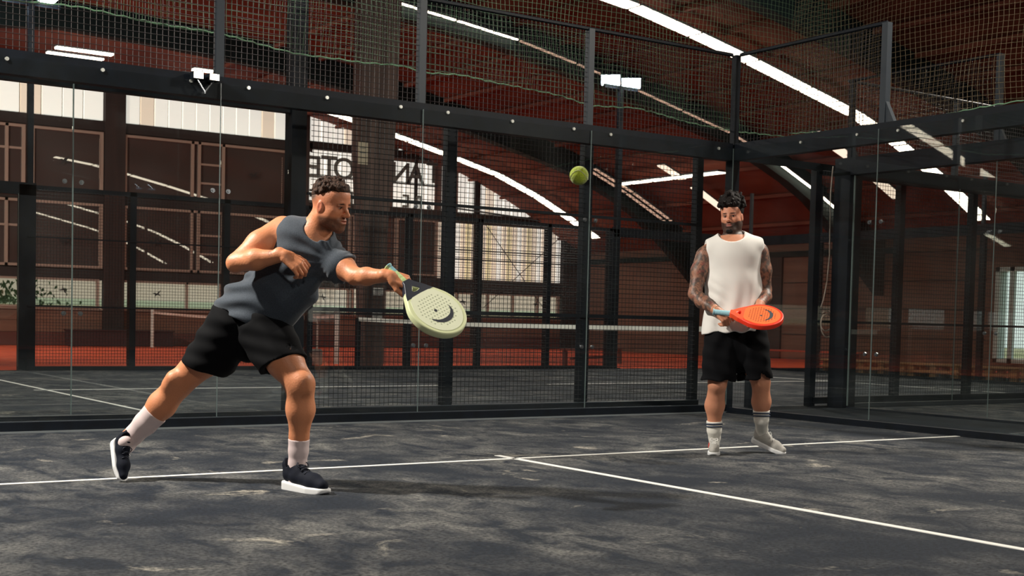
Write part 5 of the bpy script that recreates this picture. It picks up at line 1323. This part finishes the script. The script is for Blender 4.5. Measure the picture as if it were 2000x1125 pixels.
# white top
sh2 = [dict(p) for p in torso2]+[p_cone(J(1432, 505, D2), J(1431, 560, D2), .188, .180, .04, fl2), p_cone(J(1431, 560, D2), J(1431, 640, D2), .182, .200, .04, (np.array([0, 1, 0]), .72)), p_cone(J(1431, 640, D2), J(1431, 690, D2), .200, .205, .04, (np.array([0, 1, 0]), .76)),
       p_cone(J(1390, 484, D2), J(1476, 480, D2), .045, .045, .04)]
sub2 = [p_ell(J(1430, 455, D2-.06), np.eye(3), [.098, .16, .072], .008, True), p_cone(J(1362, 478, D2), J(1352, 548, D2), .068, .098, .012, (np.array([0, 1, 0]), 1.8), True),
        p_cone(J(1507, 474, D2), J(1512, 545, D2), .068, .084, .012, (np.array([0, 1, 0]), 1.8), True), p_half(J(1430, 650, D2), np.array([.03, 0, -1]), .006),
        p_cone(J(1432, 645, D2), J(1432, 700, D2), .176, .185, .004, (np.array([0, 1, 0]), .74), True)]
def warp2(P):
    x, y, z = P[..., 0], P[..., 1], P[..., 2]; zc = J(0, 560, D2)[2]; xc = J(1432, 0, D2)[0]
    w1 = np.clip((zc-z)/.25+.4, 0, 1)
    return .007*w1*np.sin((x-xc)*52+2.2*np.sin(z*7)+y*8)+.002*np.sin((x-xc)*22+z*26+3)+.006*np.exp(-(((x-J(1395, 0, D2)[0])/.07)**2+((z-J(0, 575, D2)[2])/.10)**2))*np.sin((z*.9+x*.7)*85)
top2 = solid('sleeveless_top', sh2+sub2, *bounds(sh2, .04), .006, M_shirt2, P2, off=.018, warp=warp2)
lgA = [p_cone(J(1410, 655, D2), J(1402, 748, D2-.02), .135, .128, .03), p_half(J(1402, 744, D2), np.array([-.05, 0, -1]), .003), p_cone(J(1404, 730, D2-.01), J(1400, 775, D2), .108, .108, .004, None, True)]
lgB = [p_cone(J(1464, 655, D2), J(1475, 748, D2+.01), .135, .128, .03), p_half(J(1474, 741, D2), np.array([.10, 0, -1]), .003), p_cone(J(1473, 728, D2), J(1480, 775, D2+.02), .108, .108, .004, None, True)]
pl2 = [p_cone(J(1436, 652, D2), J(1437, 678, D2), .195, .20, .03, (np.array([0, 1, 0]), .62))]
union_solids('shorts', [pl2, lgA, lgB], .0065, M_short, P2, lambda P: .006*np.sin(P[..., 0]*44+2*np.sin(P[..., 2]*12))+.003*np.sin(P[..., 2]*60+P[..., 0]*20))
for cx1, top, side, dep, aa, bb in ((1395, 822, .060, D2+.09, ankA, ankA2), (1487, 801, .064, D2+.105, ankB2, ankB3)):
    pts = [(J(cx1, top, dep), side), (J(cx1, top+18, dep+.012), .054), (aa, .044), (bb, .036)]
    sk = sock(P2, pts, M_sock2)
    for dy in (6, 11):
        c0 = J(cx1, top+dy, dep); mb = MB(); R_ = side-.001*dy/6+.001
        mb.tube([to_world(c0+np.array([math.cos(t)*R_, math.sin(t)*R_, 0]))-np.array(P2.location) for t in np.linspace(0, 2*PI, 28, endpoint=False)], .005, 5, closed=True)
        mb.build('stripe', M_stripe, sk, smooth=True)
s2a, PA = shoe(P2, *FA, M_gknit, M_white_sole, M_wlace)
for q in range(3):
    mb = MB(); mb.tube([to_world(PA(.10+.022*q+.012*t, -(.037+.003*math.sin(t*PI)), .055+.030*t-.005*q))-np.array(P2.location) for t in np.linspace(-.3, 1, 6)], .0045, 5); mb.build('shoe_mark', M_coral, s2a)
s2b, _ = shoe(P2, *FB, M_gknit, M_white_sole, M_wlace)
# thin bracelet
mb = MB(); ad = unit(wR2-eR2); e1 = unit(np.cross(ad, [0, 1, 0])); e2 = np.cross(ad, e1); wc = wR2-ad*.01
mb.tube([to_world(wc+.034*(e1*math.cos(t)+e2*math.sin(t)))-np.array(P2.location) for t in np.linspace(0, 2*PI, 20, endpoint=False)], .003, 5, closed=True); mb.build('bracelet', mat('pale_gold', (214, 180, 150), .35, .3), P2, smooth=True)
M_or = mat('orange_racket_face', (255, 112, 52), .45); M_ore = mat('orange_red_edge', (238, 56, 30), .4)
racket('orange red perforated padel racket held level by the standing bearded man', butt, ra2, unit([.30, .72, .50]), M_or, M_ore, mat('orange_throat', (248, 84, 44), .45), mat('pale_blue_grip', (150, 196, 210), .7), mat('charcoal_print', (52, 62, 70), .5), M_holedark, 1.10)

# ================================================================== ball in the air
bc = to_world(J(1131, 343, 4.9))
me = bpy.data.meshes.new('padel_ball'); bm = bmesh.new(); bmesh.ops.create_icosphere(bm, subdivisions=4, radius=.036); bm.to_mesh(me); bm.free()
me.polygons.foreach_set('use_smooth', [True]*len(me.polygons)); me.materials.append(mat('yellow_felt', (186, 206, 46), .9, noise=(160, (160, 180, 40), .4, .6), bump=(200, .5), sheen=.5))
ball = bpy.data.objects.new('padel_ball', me); COL.objects.link(ball); ball.location = bc; tag(ball, 'yellow green felt ball flying between the two men', 'ball')
mb = MB(); mb.tube([(.0365*math.cos(t)*math.cos(.45*math.sin(2*t)), .0365*math.sin(t)*math.cos(.45*math.sin(2*t)), .0365*math.sin(.45*math.sin(2*t))) for t in np.linspace(0, 2*PI, 60, endpoint=False)], .0012, 4, closed=True); mb.build('seam', mat('ball_seam', (225, 228, 190), .7), ball)
# little sand-dusted cover strip in the gap beside the front court
